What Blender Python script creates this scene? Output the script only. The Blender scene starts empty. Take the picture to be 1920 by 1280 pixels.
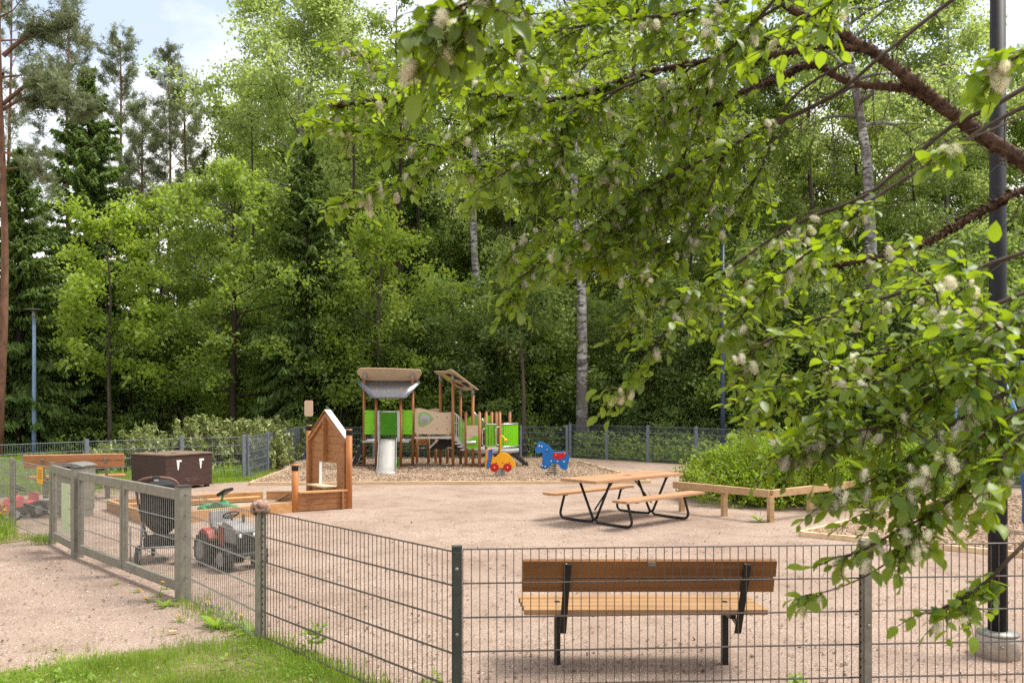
import bpy, math, random
import numpy as np
from mathutils import Vector, Matrix
R = math.radians
PI = math.pi
rnd = random.Random(7)
SC = bpy.context.scene
COL = SC.collection
CAM_H, FPX, CX, HY = 1.95, 1600.0, 960.0, 750.0

def G(px, py, z=0.0):
    Y = FPX * (CAM_H - z) / (py - HY)
    return Vector(((px - CX) * Y / FPX, Y, z))
def AT(px, py, Y):
    return Vector(((px - CX) * Y / FPX, Y, CAM_H - (py - HY) * Y / FPX))
def V(*a): return Vector(a)

# ------------------------------------------------------------------ materials
def lin(c):
    def f(v):
        v /= 255.0
        return v / 12.92 if v <= 0.04045 else ((v + 0.055) / 1.055) ** 2.4
    return (f(c[0]), f(c[1]), f(c[2]), 1.0)

class NT:
    def __init__(s, name):
        s.m = bpy.data.materials.new(name); s.m.use_nodes = True
        s.t = s.m.node_tree; s.t.nodes.clear()
        s.out = s.n('ShaderNodeOutputMaterial')
    def n(s, typ, **kw):
        nd = s.t.nodes.new(typ)
        for k, v in kw.items():
            if k in nd.inputs: nd.inputs[k].default_value = v
            else: setattr(nd, k, v)
        return nd
    def l(s, a, b): s.t.links.new(a, b)
    def coord(s, kind='Object', stretch=None):
        tc = s.n('ShaderNodeTexCoord'); o = tc.outputs[kind]
        if stretch:
            mp = s.n('ShaderNodeMapping'); mp.inputs['Scale'].default_value = stretch
            s.l(o, mp.inputs['Vector']); o = mp.outputs['Vector']
        return o
    def noise(s, co, scale, detail=4, rough=.55):
        nd = s.n('ShaderNodeTexNoise'); nd.inputs['Scale'].default_value = scale
        nd.inputs['Detail'].default_value = detail; nd.inputs['Roughness'].default_value = rough
        s.l(co, nd.inputs['Vector']); return nd.outputs['Fac']
    def ramp(s, fac, stops):
        r = s.n('ShaderNodeValToRGB'); e = r.color_ramp.elements
        while len(e) < len(stops): e.new(.5)
        for el, (p, c) in zip(e, stops): el.position = p; el.color = c
        s.l(fac, r.inputs['Fac']); return r.outputs['Color']
    def mix(s, fac, a, b, mode='MIX'):
        m = s.n('ShaderNodeMix'); m.data_type = 'RGBA'; m.blend_type = mode
        for sock, v in ((m.inputs[0], fac), (m.inputs[6], a), (m.inputs[7], b)):
            if hasattr(v, 'links') or hasattr(v, 'is_linked'): s.l(v, sock)
            else: sock.default_value = v
        return m.outputs[2]
    def bump(s, h, strength=.3, dist=.01):
        b = s.n('ShaderNodeBump'); b.inputs['Strength'].default_value = strength
        b.inputs['Distance'].default_value = dist; s.l(h, b.inputs['Height']); return b.outputs['Normal']
    def principled(s, col, rough=.6, metal=0, normal=None, spec=.4):
        p = s.n('ShaderNodeBsdfPrincipled')
        if hasattr(col, 'is_linked'): s.l(col, p.inputs['Base Color'])
        else: p.inputs['Base Color'].default_value = col
        if hasattr(rough, 'is_linked'): s.l(rough, p.inputs['Roughness'])
        else: p.inputs['Roughness'].default_value = rough
        p.inputs['Metallic'].default_value = metal
        p.inputs['Specular IOR Level'].default_value = spec
        if normal is not None: s.l(normal, p.inputs['Normal'])
        return p
    def done(s, sh):
        s.l(sh.outputs[0] if hasattr(sh, 'outputs') else sh, s.out.inputs['Surface']); return s.m

def mk(name, c1, c2=None, scale=10, rough=.6, metal=0, bump=.15, stretch=None, spec=.4, detail=5, dist=.004):
    t = NT(name); co = t.coord('Object', stretch)
    c1 = lin(c1); c2 = lin(c2) if c2 else tuple(v * .7 for v in c1[:3]) + (1,)
    f = t.noise(co, scale, detail, .65)
    col = t.ramp(f, [(.3, c2), (.68, c1)])
    nb = t.bump(f, bump, dist) if bump else None
    return t.done(t.principled(col, rough, metal, nb, spec))

def mk_leaf(name, c1, c2, tr, trans=.45, cl=.35, rough=.45, spec=.35, back=None):
    """leaf: colour varies leaf by leaf and softly from clump to clump; light passes through it"""
    t = NT(name)
    g = t.n('ShaderNodeNewGeometry')
    base = t.mix(g.outputs['Random Per Island'], lin(c1), lin(c2))
    if back:
        mb_ = t.n('ShaderNodeMath', operation='MULTIPLY'); mb_.inputs[1].default_value = .35; t.l(g.outputs['Backfacing'], mb_.inputs[0])
        base = t.mix(mb_.outputs[0], base, lin(back))
    oi = t.n('ShaderNodeObjectInfo')
    nz = t.noise(t.coord('Object'), cl, 3)
    v = t.n('ShaderNodeMapRange'); v.inputs['From Min'].default_value = .3; v.inputs['From Max'].default_value = .7
    v.inputs['To Min'].default_value = .72; v.inputs['To Max'].default_value = 1.25
    t.l(nz, v.inputs['Value'])
    v2 = t.n('ShaderNodeMapRange'); v2.inputs['To Min'].default_value = .85; v2.inputs['To Max'].default_value = 1.15
    t.l(oi.outputs['Random'], v2.inputs['Value'])
    mu = t.n('ShaderNodeMath', operation='MULTIPLY'); t.l(v.outputs[0], mu.inputs[0]); t.l(v2.outputs[0], mu.inputs[1])
    cb = t.n('ShaderNodeCombineColor')
    for i in range(3): t.l(mu.outputs[0], cb.inputs[i])
    col = t.mix(1.0, base, cb.outputs[0], 'MULTIPLY')
    p = t.principled(col, rough, 0, None, spec)
    tl = t.n('ShaderNodeBsdfTranslucent')
    tc = t.mix(1.0, lin(tr), cb.outputs[0], 'MULTIPLY'); t.l(tc, tl.inputs['Color'])
    ms = t.n('ShaderNodeMixShader'); ms.inputs[0].default_value = trans
    t.l(p.outputs[0], ms.inputs[1]); t.l(tl.outputs[0], ms.inputs[2])
    return t.done(ms)

def mk_wood(name, c1, c2, axis=0, rough=.6, scale=14):
    st = [1, 1, 1]; st[axis] = .06
    t = NT(name); co = t.coord('Object', tuple(st))
    f = t.noise(co, scale, 6, .6)
    f2 = t.noise(t.coord('Object'), 2.2, 3)
    col = t.ramp(f, [(.28, lin(c2)), (.62, lin(c1))])
    col = t.mix(t.ramp(f2, [(.35, (0, 0, 0, 1)), (.7, (.45, .45, .45, 1))]), col, lin([min(255, int(v * 1.12)) for v in c1]))
    return t.done(t.principled(col, rough, 0, t.bump(f, .25, .003), .3))

MAT = {}
MAT['galv'] = mk('galvanised_steel', (150, 148, 140), (112, 110, 102), 25, .45, .35, .08)
MAT['galv_olive'] = mk('weathered_steel', (138, 134, 120), (112, 108, 94), 12, .55, .15, .1)
MAT['wire'] = mk('wire_steel', (92, 84, 76), (66, 59, 52), 14, .5, .2, 0)
MAT['post_green'] = mk('dark_green_post', (66, 74, 66), (50, 56, 50), 16, .5, .2, .1)
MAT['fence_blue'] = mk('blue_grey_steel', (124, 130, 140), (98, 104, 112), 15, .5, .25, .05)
MAT['hole'] = mk('slot_dark', (16, 16, 15), None, 5, .9, 0, 0)
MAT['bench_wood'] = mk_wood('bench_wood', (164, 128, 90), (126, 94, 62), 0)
MAT['bench_wood_shaded'] = mk_wood('shaded_bench_wood', (122, 82, 42), (84, 54, 26), 0)  # bench wood darkened: shade on the backrest put into the colour
MAT['table_wood'] = mk_wood('table_wood', (174, 134, 100), (138, 100, 70), 0)
MAT['far_bench'] = mk_wood('far_bench_wood', (176, 124, 86), (146, 96, 62), 0)
MAT['rail_wood'] = mk_wood('rail_wood', (180, 150, 110), (150, 118, 82), 0)
MAT['beam_wood'] = mk_wood('beam_wood', (188, 144, 96), (158, 112, 68), 0)
MAT['house_wood'] = mk_wood('house_wood', (162, 112, 70), (126, 82, 48), 0, .55)
MAT['house_post'] = mk_wood('house_post_wood', (176, 114, 62), (140, 84, 42), 2, .5)
MAT['post_wood'] = mk_wood('play_post_wood', (150, 100, 60), (116, 72, 42), 2, .5)
MAT['border_wood'] = mk_wood('border_wood', (214, 188, 152), (178, 148, 112), 0)
MAT['black'] = mk('black_paint', (30, 29, 28), (20, 19, 18), 30, .4, .1, .05)
MAT['black_rubber'] = mk('black_rubber', (34, 33, 32), (22, 22, 22), 18, .75, 0, .15)
MAT['tan'] = mk('tan_panel', (204, 180, 150), (192, 168, 140), 6, .5, 0, .04)
MAT['lime'] = mk('lime_panel', (124, 198, 18), (108, 182, 10), 5, .45, 0, .03)
MAT['dark_lime'] = mk('green_panel', (78, 150, 14), (66, 132, 10), 5, .45, 0, .03)
MAT['slat_green'] = mk('green_slat', (132, 182, 84), (112, 164, 70), 6, .5, 0, .03)
MAT['steel'] = mk('brushed_steel', (206, 204, 200), (182, 180, 176), 40, .32, .75, .04, (1, 1, .1))
MAT['slide'] = mk('slide_steel', (182, 179, 174), (160, 157, 152), 30, .42, .3, .03, (1, .1, .1))
MAT['roof_steel'] = mk('roof_steel', (122, 122, 124), (94, 94, 96), 18, .34, .75, .05)
MAT['grey_plastic'] = mk('grey_plastic', (176, 176, 172), (150, 150, 146), 8, .5, 0, .04)
MAT['dark_board'] = mk('dark_board', (52, 46, 42), (38, 34, 31), 12, .6, 0, .08)
MAT['blue'] = mk('blue_panel', (16, 112, 190), (10, 98, 172), 5, .4, 0, .03)
MAT['red'] = mk('red_panel', (200, 22, 32), (178, 14, 24), 5, .4, 0, .03)
MAT['yellow'] = mk('yellow_panel', (246, 178, 18), (232, 162, 10), 5, .4, 0, .03)
MAT['white'] = mk('white_paint', (226, 226, 222), (206, 206, 202), 9, .5, 0, .04)
MAT['orange'] = mk('orange_plastic', (222, 132, 52), (200, 112, 40), 9, .5, 0, .04)
MAT['box_brown'] = mk('brown_plywood', (72, 50, 42), (54, 37, 31), 5, .55, 0, .1, (1, 1, 4))
MAT['box_lid'] = mk('brown_lid', (128, 108, 92), (104, 86, 72), 6, .6, 0, .1)
MAT['toy_red'] = mk('faded_red_plastic', (170, 66, 62), (146, 52, 52), 9, .55, 0, .06)
MAT['toy_pink'] = mk('faded_pink_plastic', (206, 96, 92), (180, 72, 72), 9, .55, 0, .06)
MAT['toy_green'] = mk('green_toy_plastic', (74, 158, 104), (52, 128, 82), 9, .5, 0, .06)
MAT['toy_grey'] = mk('dusty_grey_plastic', (150, 148, 146), (118, 116, 114), 11, .6, 0, .08)
MAT['dark_grey'] = mk('dark_grey_plastic', (64, 63, 62), (46, 45, 44), 14, .6, 0, .1)
MAT['fabric_black'] = mk('black_fabric', (44, 43, 44), (30, 29, 30), 60, .85, 0, .2)
MAT['fabric_brown'] = mk('patterned_knit', (196, 160, 138), (58, 42, 36), 26, .95, 0, .4)
MAT['brown_grip'] = mk('brown_grip', (122, 92, 78), (100, 74, 62), 20, .6, 0, .1)
MAT['lamp_blue'] = mk('lamp_pole_blue', (142, 162, 188), (120, 142, 170), 8, .5, .1, .05)
MAT['lamp_dark'] = mk('lamp_pole_dark', (32, 32, 34), (22, 22, 24), 10, .6, 0, .08, None, .25)
MAT['lamp_navy'] = mk('lamp_pole_navy', (56, 66, 86), (44, 52, 70), 8, .45, .1, .05)
MAT['concrete'] = mk('concrete', (176, 166, 152), (146, 136, 122), 18, .85, 0, .3)
MAT['sign_yellow'] = mk('yellow_sign', (232, 170, 20), (214, 150, 12), 6, .5, 0, .03)
MAT['sign_ink'] = mk('sign_ink', (120, 84, 22), None, 6, .6, 0, 0)
MAT['notice'] = mk('notice_sheet', (186, 196, 158), (170, 182, 140), 6, .5, 0, .02)
MAT['notice_ink'] = mk('notice_print', (128, 158, 62), None, 6, .6, 0, 0)
MAT['swing_blue'] = mk('swing_blue_steel', (112, 150, 192), (92, 130, 172), 8, .4, .2, .04)
MAT['denim'] = mk('denim', (70, 108, 160), (48, 82, 132), 60, .9, 0, .2)
MAT['shirt'] = mk('white_cloth', (226, 226, 232), (202, 202, 210), 18, .9, 0, .2)
MAT['skin'] = mk('skin', (212, 162, 134), (196, 142, 114), 14, .55, 0, .03)
MAT['hair'] = mk('brown_hair', (74, 52, 36), (50, 34, 24), 40, .7, 0, .3, (1, 1, .2))
MAT['pane_yellow'] = mk('yellow_pane', (232, 222, 20), (220, 208, 10), 4, .25, 0, 0)
MAT['pane_green'] = mk('green_pane', (46, 70, 52), (36, 58, 42), 4, .25, 0, 0)
MAT['pane_red'] = mk('red_pane', (108, 30, 28), (92, 22, 22), 4, .25, 0, 0)
MAT['pane_purple'] = mk('purple_pane', (38, 24, 62), (28, 16, 48), 4, .25, 0, 0)
MAT['bubble'] = mk('bubble_window', (168, 164, 160), (140, 138, 136), 3, .15, .1, 0)
# bark
MAT['bark_grey'] = mk('grey_bark', (104, 92, 80), (62, 54, 46), 9, .9, 0, .6, (1, 1, .25), .2, 6, .03)
MAT['bark_dark'] = mk('dark_bark', (74, 62, 52), (42, 35, 30), 9, .9, 0, .6, (1, 1, .25), .2, 6, .03)
MAT['bark_pine'] = mk('pine_bark', (138, 100, 80), (88, 64, 52), 7, .9, 0, .6, (1, 1, .35), .2, 6, .03)
MAT['bark_willow'] = mk('willow_bark', (108, 82, 64), (42, 33, 28), 40, .9, 0, .8, (1, 1, 1), .2, 7, .012)
MAT['twig'] = mk('twig_bark', (74, 58, 42), (48, 38, 28), 30, .85, 0, .4)
def birch_mat():
    t = NT('birch_bark'); co = t.coord('Object', (1, 1, 3.2))
    f = t.noise(co, 3.2, 6, .75); big = t.noise(t.coord('Object', (1, 1, .5)), 1.3, 4, .6)
    a = t.ramp(f, [(.44, lin((44, 40, 38))), (.53, lin((206, 202, 196)))])
    b = t.ramp(big, [(.42, (1, 1, 1, 1)), (.6, (.25, .25, .25, 1))])
    col = t.mix(b, a, lin((104, 96, 92)))
    return t.done(t.principled(col, .8, 0, t.bump(f, .4, .02), .2))
MAT['birch'] = birch_mat()
# leaves
MAT['lf_mid'] = mk_leaf('broad_leaves', (90, 116, 54), (130, 148, 72), (158, 178, 62), .48)
MAT['lf_yellow'] = mk_leaf('spring_leaves', (118, 142, 56), (148, 168, 70), (170, 190, 60), .45)
MAT['lf_dark'] = mk_leaf('shade_leaves', (100, 124, 70), (130, 150, 84), (156, 176, 76), .5)
MAT['lf_birch'] = mk_leaf('birch_leaves', (122, 142, 80), (150, 168, 98), (186, 202, 108), .55)
MAT['lf_spruce'] = mk_leaf('spruce_needles', (84, 108, 56), (128, 150, 74), (124, 150, 60), .3, .5, .6, .2)
MAT['lf_pine'] = mk_leaf('pine_needles', (122, 134, 106), (146, 152, 112), (140, 150, 92), .25, .5, .6, .25)
MAT['lf_bush'] = mk_leaf('bush_leaves', (100, 134, 36), (152, 172, 56), (164, 190, 40), .42, 2.2)
MAT['lf_rhodo'] = mk_leaf('drooping_leaves', (124, 138, 80), (164, 170, 106), (140, 154, 74), .25, 1.5)
MAT['lf_willow'] = mk_leaf('willow_leaves', (56, 86, 24), (112, 134, 38), (154, 178, 24), .45, 1.0, .42, .45, (120, 136, 96))
MAT['lf_grass'] = mk_leaf('grass_blades', (104, 142, 46), (166, 182, 84), (160, 190, 58), .42, 1.6)
MAT['lf_weed'] = mk_leaf('weed_leaves', (110, 150, 48), (146, 176, 66), (170, 200, 60), .4, 1.2)
MAT['dandelion'] = mk_leaf('dandelion_petals', (240, 196, 10), (250, 210, 30), (250, 210, 20), .2)
MAT['catkin'] = mk_leaf('catkin_fluff', (224, 219, 196), (242, 239, 224), (238, 234, 210), .5, 4, .9, .1)

# ------------------------------------------------------------------ mesh builder
class MB:
    def __init__(s): s.v = []; s.f = []; s.s = []
    def add(s, vs, fs, smooth=False):
        o = len(s.v); s.v += [tuple(p) for p in vs]
        s.f += [tuple(i + o for i in f) for f in fs]; s.s += [smooth] * len(fs)
        return s
    def box(s, c, d, rz=0.0, axes=None):
        hx, hy, hz = d[0] / 2, d[1] / 2, d[2] / 2; c = Vector(c)
        if axes is None:
            ca, sa = math.cos(rz), math.sin(rz)
            axes = (Vector((ca, sa, 0)), Vector((-sa, ca, 0)), Vector((0, 0, 1)))
        a, b, e = axes
        vs = [c + a * (hx * i) + b * (hy * j) + e * (hz * k) for k in (-1, 1) for j in (-1, 1) for i in (-1, 1)]
        return s.add(vs, [(0, 2, 3, 1), (4, 5, 7, 6), (0, 1, 5, 4), (2, 6, 7, 3), (0, 4, 6, 2), (1, 3, 7, 5)])
    def bar(s, p0, p1, w, h, up=(0, 0, 1)):
        p0, p1 = Vector(p0), Vector(p1); d = p1 - p0; L = d.length; d.normalize()
        up = Vector(up); sd = d.cross(up)
        if sd.length < 1e-4: sd = d.cross(Vector((0, 1, 0)))
        sd.normalize(); u = sd.cross(d).normalized()
        return s.box((p0 + p1) / 2, (L, w, h), axes=(d, sd, u))
    def tube(s, pts, r, n=8, cap=True, smooth=True):
        pts = [Vector(p) for p in pts]; m = len(pts)
        rs = r if isinstance(r, (list, tuple)) else [r] * m
        vs = []; ref = None
        for i, p in enumerate(pts):
            d = (pts[min(i + 1, m - 1)] - pts[max(i - 1, 0)]).normalized()
            if ref is None:
                ref = d.cross(Vector((0, 0, 1)))
                if ref.length < .05: ref = d.cross(Vector((1, 0, 0)))
            a = (ref - d * ref.dot(d)).normalized(); ref = a; b = d.cross(a)
            for k in range(n):
                t = 2 * PI * k / n
                vs.append(p + (a * math.cos(t) + b * math.sin(t)) * rs[i])
        fs = [(i * n + k, i * n + (k + 1) % n, (i + 1) * n + (k + 1) % n, (i + 1) * n + k) for i in range(m - 1) for k in range(n)]
        s.add(vs, fs, smooth)
        if cap:
            o = len(s.v) - len(vs)
            s.f += [tuple(o + k for k in range(n))[::-1], tuple(o + (m - 1) * n + k for k in range(n))]; s.s += [False, False]
        return s
    def cyl(s, p, r, h, n=16, r2=None):
        p = Vector(p); return s.tube([p, p + Vector((0, 0, h))], [r, r if r2 is None else r2], n)
    def lathe(s, c, prof, n=20, axis=None, smooth=True):
        c = Vector(c)
        if axis is None: ax = (Vector((1, 0, 0)), Vector((0, 1, 0)), Vector((0, 0, 1)))
        else:
            e = Vector(axis).normalized(); a = e.cross(Vector((0, 0, 1)))
            if a.length < .05: a = e.cross(Vector((1, 0, 0)))
            a.normalize(); ax = (a, e.cross(a), e)
        vs = [c + ax[0] * (r * math.cos(2 * PI * k / n)) + ax[1] * (r * math.sin(2 * PI * k / n)) + ax[2] * z for r, z in prof for k in range(n)]
        m = len(prof)
        fs = [(i * n + k, i * n + (k + 1) % n, (i + 1) * n + (k + 1) % n, (i + 1) * n + k) for i in range(m - 1) for k in range(n)]
        o = len(s.v); s.add(vs, fs, smooth)
        s.f += [tuple(o + k for k in range(n))[::-1], tuple(o + (m - 1) * n + k for k in range(n))]; s.s += [False, False]
        return s
    def ball(s, c, r, n=12, m=8, sc=(1, 1, 1)):
        c = Vector(c); vs = [c + Vector((0, 0, -r * sc[2]))]
        for i in range(1, m):
            a = -PI / 2 + PI * i / m
            vs += [c + Vector((r * sc[0] * math.cos(a) * math.cos(2 * PI * k / n), r * sc[1] * math.cos(a) * math.sin(2 * PI * k / n), r * sc[2] * math.sin(a))) for k in range(n)]
        vs.append(c + Vector((0, 0, r * sc[2]))); top = len(vs) - 1
        fs = [(0, 1 + (k + 1) % n, 1 + k) for k in range(n)]
        for i in range(m - 2):
            fs += [(1 + i * n + k, 1 + i * n + (k + 1) % n, 1 + (i + 1) * n + (k + 1) % n, 1 + (i + 1) * n + k) for k in range(n)]
        b = 1 + (m - 2) * n
        fs += [(b + k, b + (k + 1) % n, top) for k in range(n)]
        return s.add(vs, fs, True)
    def prism(s, pts, off):
        """closed outline (3-D points) extruded by vector off"""
        pts = [Vector(p) for p in pts]; off = Vector(off); n = len(pts)
        vs = pts + [p + off for p in pts]
        fs = [tuple(range(n)), tuple(range(2 * n - 1, n - 1, -1))] + [(i, n + i, n + (i + 1) % n, (i + 1) % n) for i in range(n)]
        return s.add(vs, fs)
    def sheet(s, pts):
        return s.add(pts, [tuple(range(len(pts)))])
    def build(s, name, mat, parent=None, bevel=0, off=None):
        me = bpy.data.meshes.new(name)
        o_ = Vector(off) if off is not None else (Vector(ORG[parent]) if parent in ORG else Vector((0, 0, 0)))
        me.from_pydata([(p[0] - o_.x, p[1] - o_.y, p[2] - o_.z) for p in s.v], [], s.f)
        me.polygons.foreach_set('use_smooth', s.s)
        me.materials.append(MAT[mat] if isinstance(mat, str) else mat)
        import bmesh
        bm = bmesh.new(); bm.from_mesh(me); bmesh.ops.recalc_face_normals(bm, faces=bm.faces); bm.to_mesh(me); bm.free()
        ob = bpy.data.objects.new(name, me); COL.objects.link(ob)
        if parent is not None:
            ob.parent = parent
            if parent in ORG: ORG[ob] = ORG[parent]
        if bevel:
            b = ob.modifiers.new('bevel', 'BEVEL'); b.width = bevel; b.segments = 2; b.limit_method = 'ANGLE'; b.angle_limit = R(40)
        return ob
ORG = {}
def tag(o, label=None, cat=None, group=None, kind=None):
    if label: o['label'] = label
    if cat: o['category'] = cat
    if group: o['group'] = group
    if kind: o['kind'] = kind
    return o
def thing(name, label, cat, loc=(0, 0, 0), rz=0, group=None, world=False):
    """an Empty at the thing's base; world=True: its parts are given in world coordinates"""
    o = bpy.data.objects.new(name, None); COL.objects.link(o)
    o.location = loc; o.rotation_euler = (0, 0, rz); o.empty_display_size = .2
    if world: ORG[o] = tuple(loc)
    return tag(o, label, cat, group)
def copy_tree(o, parent=None):
    c = o.copy(); COL.objects.link(c)
    if parent is not None: c.parent = parent
    for ch in list(o.children): copy_tree(ch, c)
    return c
def np_mesh(name, verts, faces, mat, parent=None, smooth=False):
    """fast mesh from numpy arrays: verts (n,3), faces (m,k)"""
    verts = np.asarray(verts, dtype=np.float32); faces = np.asarray(faces, dtype=np.int32)
    m, k = faces.shape
    me = bpy.data.meshes.new(name)
    me.vertices.add(len(verts)); me.vertices.foreach_set('co', verts.ravel())
    me.loops.add(m * k); me.loops.foreach_set('vertex_index', faces.ravel())
    me.polygons.add(m); me.polygons.foreach_set('loop_start', np.arange(0, m * k, k, dtype=np.int32))
    if smooth: me.polygons.foreach_set('use_smooth', np.ones(m, dtype=bool))
    me.update(calc_edges=True); me.validate()
    me.materials.append(MAT[mat] if isinstance(mat, str) else mat)
    ob = bpy.data.objects.new(name, me); COL.objects.link(ob)
    if parent is not None: ob.parent = parent
    return ob
def unit(a): return a / np.maximum(np.linalg.norm(a, axis=-1, keepdims=True), 1e-9)
def quads(cen, d, side):
    """one rhombus leaf per row: centre, half-length vector, half-width vector"""
    n = len(cen)
    v = np.empty((n, 4, 3), np.float32)
    v[:, 0] = cen - d; v[:, 1] = cen + side; v[:, 2] = cen + d; v[:, 3] = cen - side
    return v.reshape(-1, 3), np.arange(n * 4).reshape(n, 4)

# ------------------------------------------------------------------ camera, light, sky
cd = bpy.data.cameras.new('camera'); cam = bpy.data.objects.new('camera', cd); COL.objects.link(cam)
cam.location = (0, 0, CAM_H); cam.rotation_euler = (PI / 2, 0, 0)
cd.sensor_width = 36; cd.lens = 36 * FPX / 1920; cd.shift_y = (HY - 640) / 1920; cd.clip_end = 2000; cd.clip_start = .05
cd.dof.use_dof = True; cd.dof.focus_distance = 15; cd.dof.aperture_fstop = 6.3
SC.camera = cam
SUN_DIR = Vector((.60, .12, 1.05)).normalized()
sd = bpy.data.lights.new('sun', 'SUN'); sd.energy = 3.4; sd.angle = R(22); sd.color = (1, .95, .87)
so = bpy.data.objects.new('sun', sd); COL.objects.link(so)
so.rotation_euler = SUN_DIR.to_track_quat('Z', 'Y').to_euler(); so.location = (20, 10, 40)
W = bpy.data.worlds.new('World'); SC.world = W; W.use_nodes = True
nt = W.node_tree; nt.nodes.clear()
wo = nt.nodes.new('ShaderNodeOutputWorld'); bg = nt.nodes.new('ShaderNodeBackground'); bg.inputs['Strength'].default_value = .15
sk = nt.nodes.new('ShaderNodeTexSky'); sk.sky_type = 'NISHITA'; sk.sun_disc = False
sk.sun_elevation = math.asin(SUN_DIR.z); sk.sun_rotation = math.atan2(SUN_DIR.x, SUN_DIR.y)
sk.air_density = 1.0; sk.dust_density = 1.5; sk.ozone_density = 1.0
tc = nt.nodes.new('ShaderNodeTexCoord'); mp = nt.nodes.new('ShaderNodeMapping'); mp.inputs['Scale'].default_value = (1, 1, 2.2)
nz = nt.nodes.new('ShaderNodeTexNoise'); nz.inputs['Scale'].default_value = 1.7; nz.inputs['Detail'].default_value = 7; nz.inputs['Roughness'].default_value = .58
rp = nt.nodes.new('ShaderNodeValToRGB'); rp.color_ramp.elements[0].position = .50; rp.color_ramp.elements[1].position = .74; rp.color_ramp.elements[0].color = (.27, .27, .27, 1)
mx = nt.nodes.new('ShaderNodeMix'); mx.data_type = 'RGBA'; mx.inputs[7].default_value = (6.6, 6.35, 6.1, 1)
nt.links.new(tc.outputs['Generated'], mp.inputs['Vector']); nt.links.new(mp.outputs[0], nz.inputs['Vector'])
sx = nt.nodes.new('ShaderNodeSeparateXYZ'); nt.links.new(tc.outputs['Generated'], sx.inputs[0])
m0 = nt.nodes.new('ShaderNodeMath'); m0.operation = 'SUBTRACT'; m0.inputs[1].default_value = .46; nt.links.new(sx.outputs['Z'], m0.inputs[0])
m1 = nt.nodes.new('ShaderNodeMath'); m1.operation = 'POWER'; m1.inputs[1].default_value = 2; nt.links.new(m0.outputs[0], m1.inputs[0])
ml = nt.nodes.new('ShaderNodeMath'); ml.operation = 'MULTIPLY_ADD'; ml.inputs[1].default_value = 3.4; ml.inputs[2].default_value = -.05; nt.links.new(m1.outputs[0], ml.inputs[0])  # extra cloud overhead, out of view, added to whiten the fill light
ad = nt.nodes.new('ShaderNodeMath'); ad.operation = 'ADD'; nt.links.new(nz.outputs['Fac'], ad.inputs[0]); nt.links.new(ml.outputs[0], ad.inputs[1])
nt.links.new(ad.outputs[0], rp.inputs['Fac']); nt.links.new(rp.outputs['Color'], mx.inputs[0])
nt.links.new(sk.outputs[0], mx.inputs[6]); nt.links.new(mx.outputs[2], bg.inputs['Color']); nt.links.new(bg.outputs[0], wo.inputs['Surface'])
vs_ = SC.view_settings; vs_.view_transform = 'Standard'; vs_.look = 'None'; vs_.exposure = .78; vs_.gamma = 1; vs_.use_curve_mapping = False
SC.render.engine = 'CYCLES'
cy = SC.cycles; cy.max_bounces = 7; cy.diffuse_bounces = 4; cy.glossy_bounces = 3; cy.transmission_bounces = 5; cy.transparent_max_bounces = 4
cy.caustics_reflective = False; cy.caustics_refractive = False; cy.use_denoising = False; cy.sample_clamp_indirect = 8
# ================================================================== the ground
def gravel_mat():
    t = NT('pink_gravel'); co = t.coord('Object')
    fine = t.noise(co, 62, 3, .8); mid = t.noise(co, 17, 6, .75); big = t.noise(co, .55, 4, .6)
    col = t.ramp(fine, [(.30, lin((74, 60, 52))), (.42, lin((144, 125, 111))), (.58, lin((173, 153, 138))), (.72, lin((226, 208, 193)))])
    speck = t.ramp(mid, [(.32, (.35, .35, .35, 1)), (.45, (1, 1, 1, 1))])
    col = t.mix(1.0, col, speck, 'MULTIPLY')
    col = t.mix(t.ramp(big, [(.36, (.75, .75, .75, 1)), (.58, (0, 0, 0, 1))]), col, lin((142, 122, 108)))
    tread = t.noise(co, 4.5, 4, .7); h = t.mix(.72, t.mix(.5, fine, mid), tread)
    damp = t.ramp(t.noise(co, 1.7, 6, .7), [(.32, (.76, .74, .72, 1)), (.52, (1, 1, 1, 1))]); col = t.mix(1.0, col, damp, 'MULTIPLY')
    return t.done(t.principled(col, .95, 0, t.bump(h, .9, .05), .15))
def chips_mat():
    t = NT('bark_chips'); co = t.coord('Object')
    v = t.n('ShaderNodeTexVoronoi'); v.inputs['Scale'].default_value = 27; v.inputs['Randomness'].default_value = 1
    wob = t.noise(co, 9, 3); mpn = t.mix(.08, co, wob)
    t.l(mpn, v.inputs['Vector'])
    sp = t.n('ShaderNodeSeparateColor'); t.l(v.outputs['Color'], sp.inputs[0])
    col = t.ramp(sp.outputs[0], [(0, lin((62, 50, 42))), (.22, lin((124, 102, 84))), (.55, lin((168, 144, 120))), (.85, lin((200, 178, 152)))])
    big = t.noise(co, .8, 4)
    col = t.mix(t.ramp(big, [(.4, (.45, .45, .45, 1)), (.6, (0, 0, 0, 1))]), col, lin((112, 86, 66)))
    return t.done(t.principled(col, .9, 0, t.bump(v.outputs['Distance'], 1.0, .03), .15))
def soil_mat(name, c1, c2, c3):
    t = NT(name); co = t.coord('Object')
    col = t.ramp(t.noise(co, 3.5, 6, .7), [(.3, lin(c1)), (.5, lin(c2)), (.7, lin(c3))])
    return t.done(t.principled(col, .95, 0, t.bump(t.noise(co, 30, 4), .6, .03), .1))
MAT['gravel'] = gravel_mat(); MAT['chips'] = chips_mat()
MAT['forest_floor'] = soil_mat('forest_floor', (40, 38, 24), (58, 62, 32), (72, 84, 40))
MAT['lawn_soil'] = soil_mat('lawn_soil', (150, 130, 110), (122, 114, 78), (98, 118, 52))
MAT['dirt'] = soil_mat('bare_dirt', (112, 92, 76), (142, 118, 100), (164, 142, 122))

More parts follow.
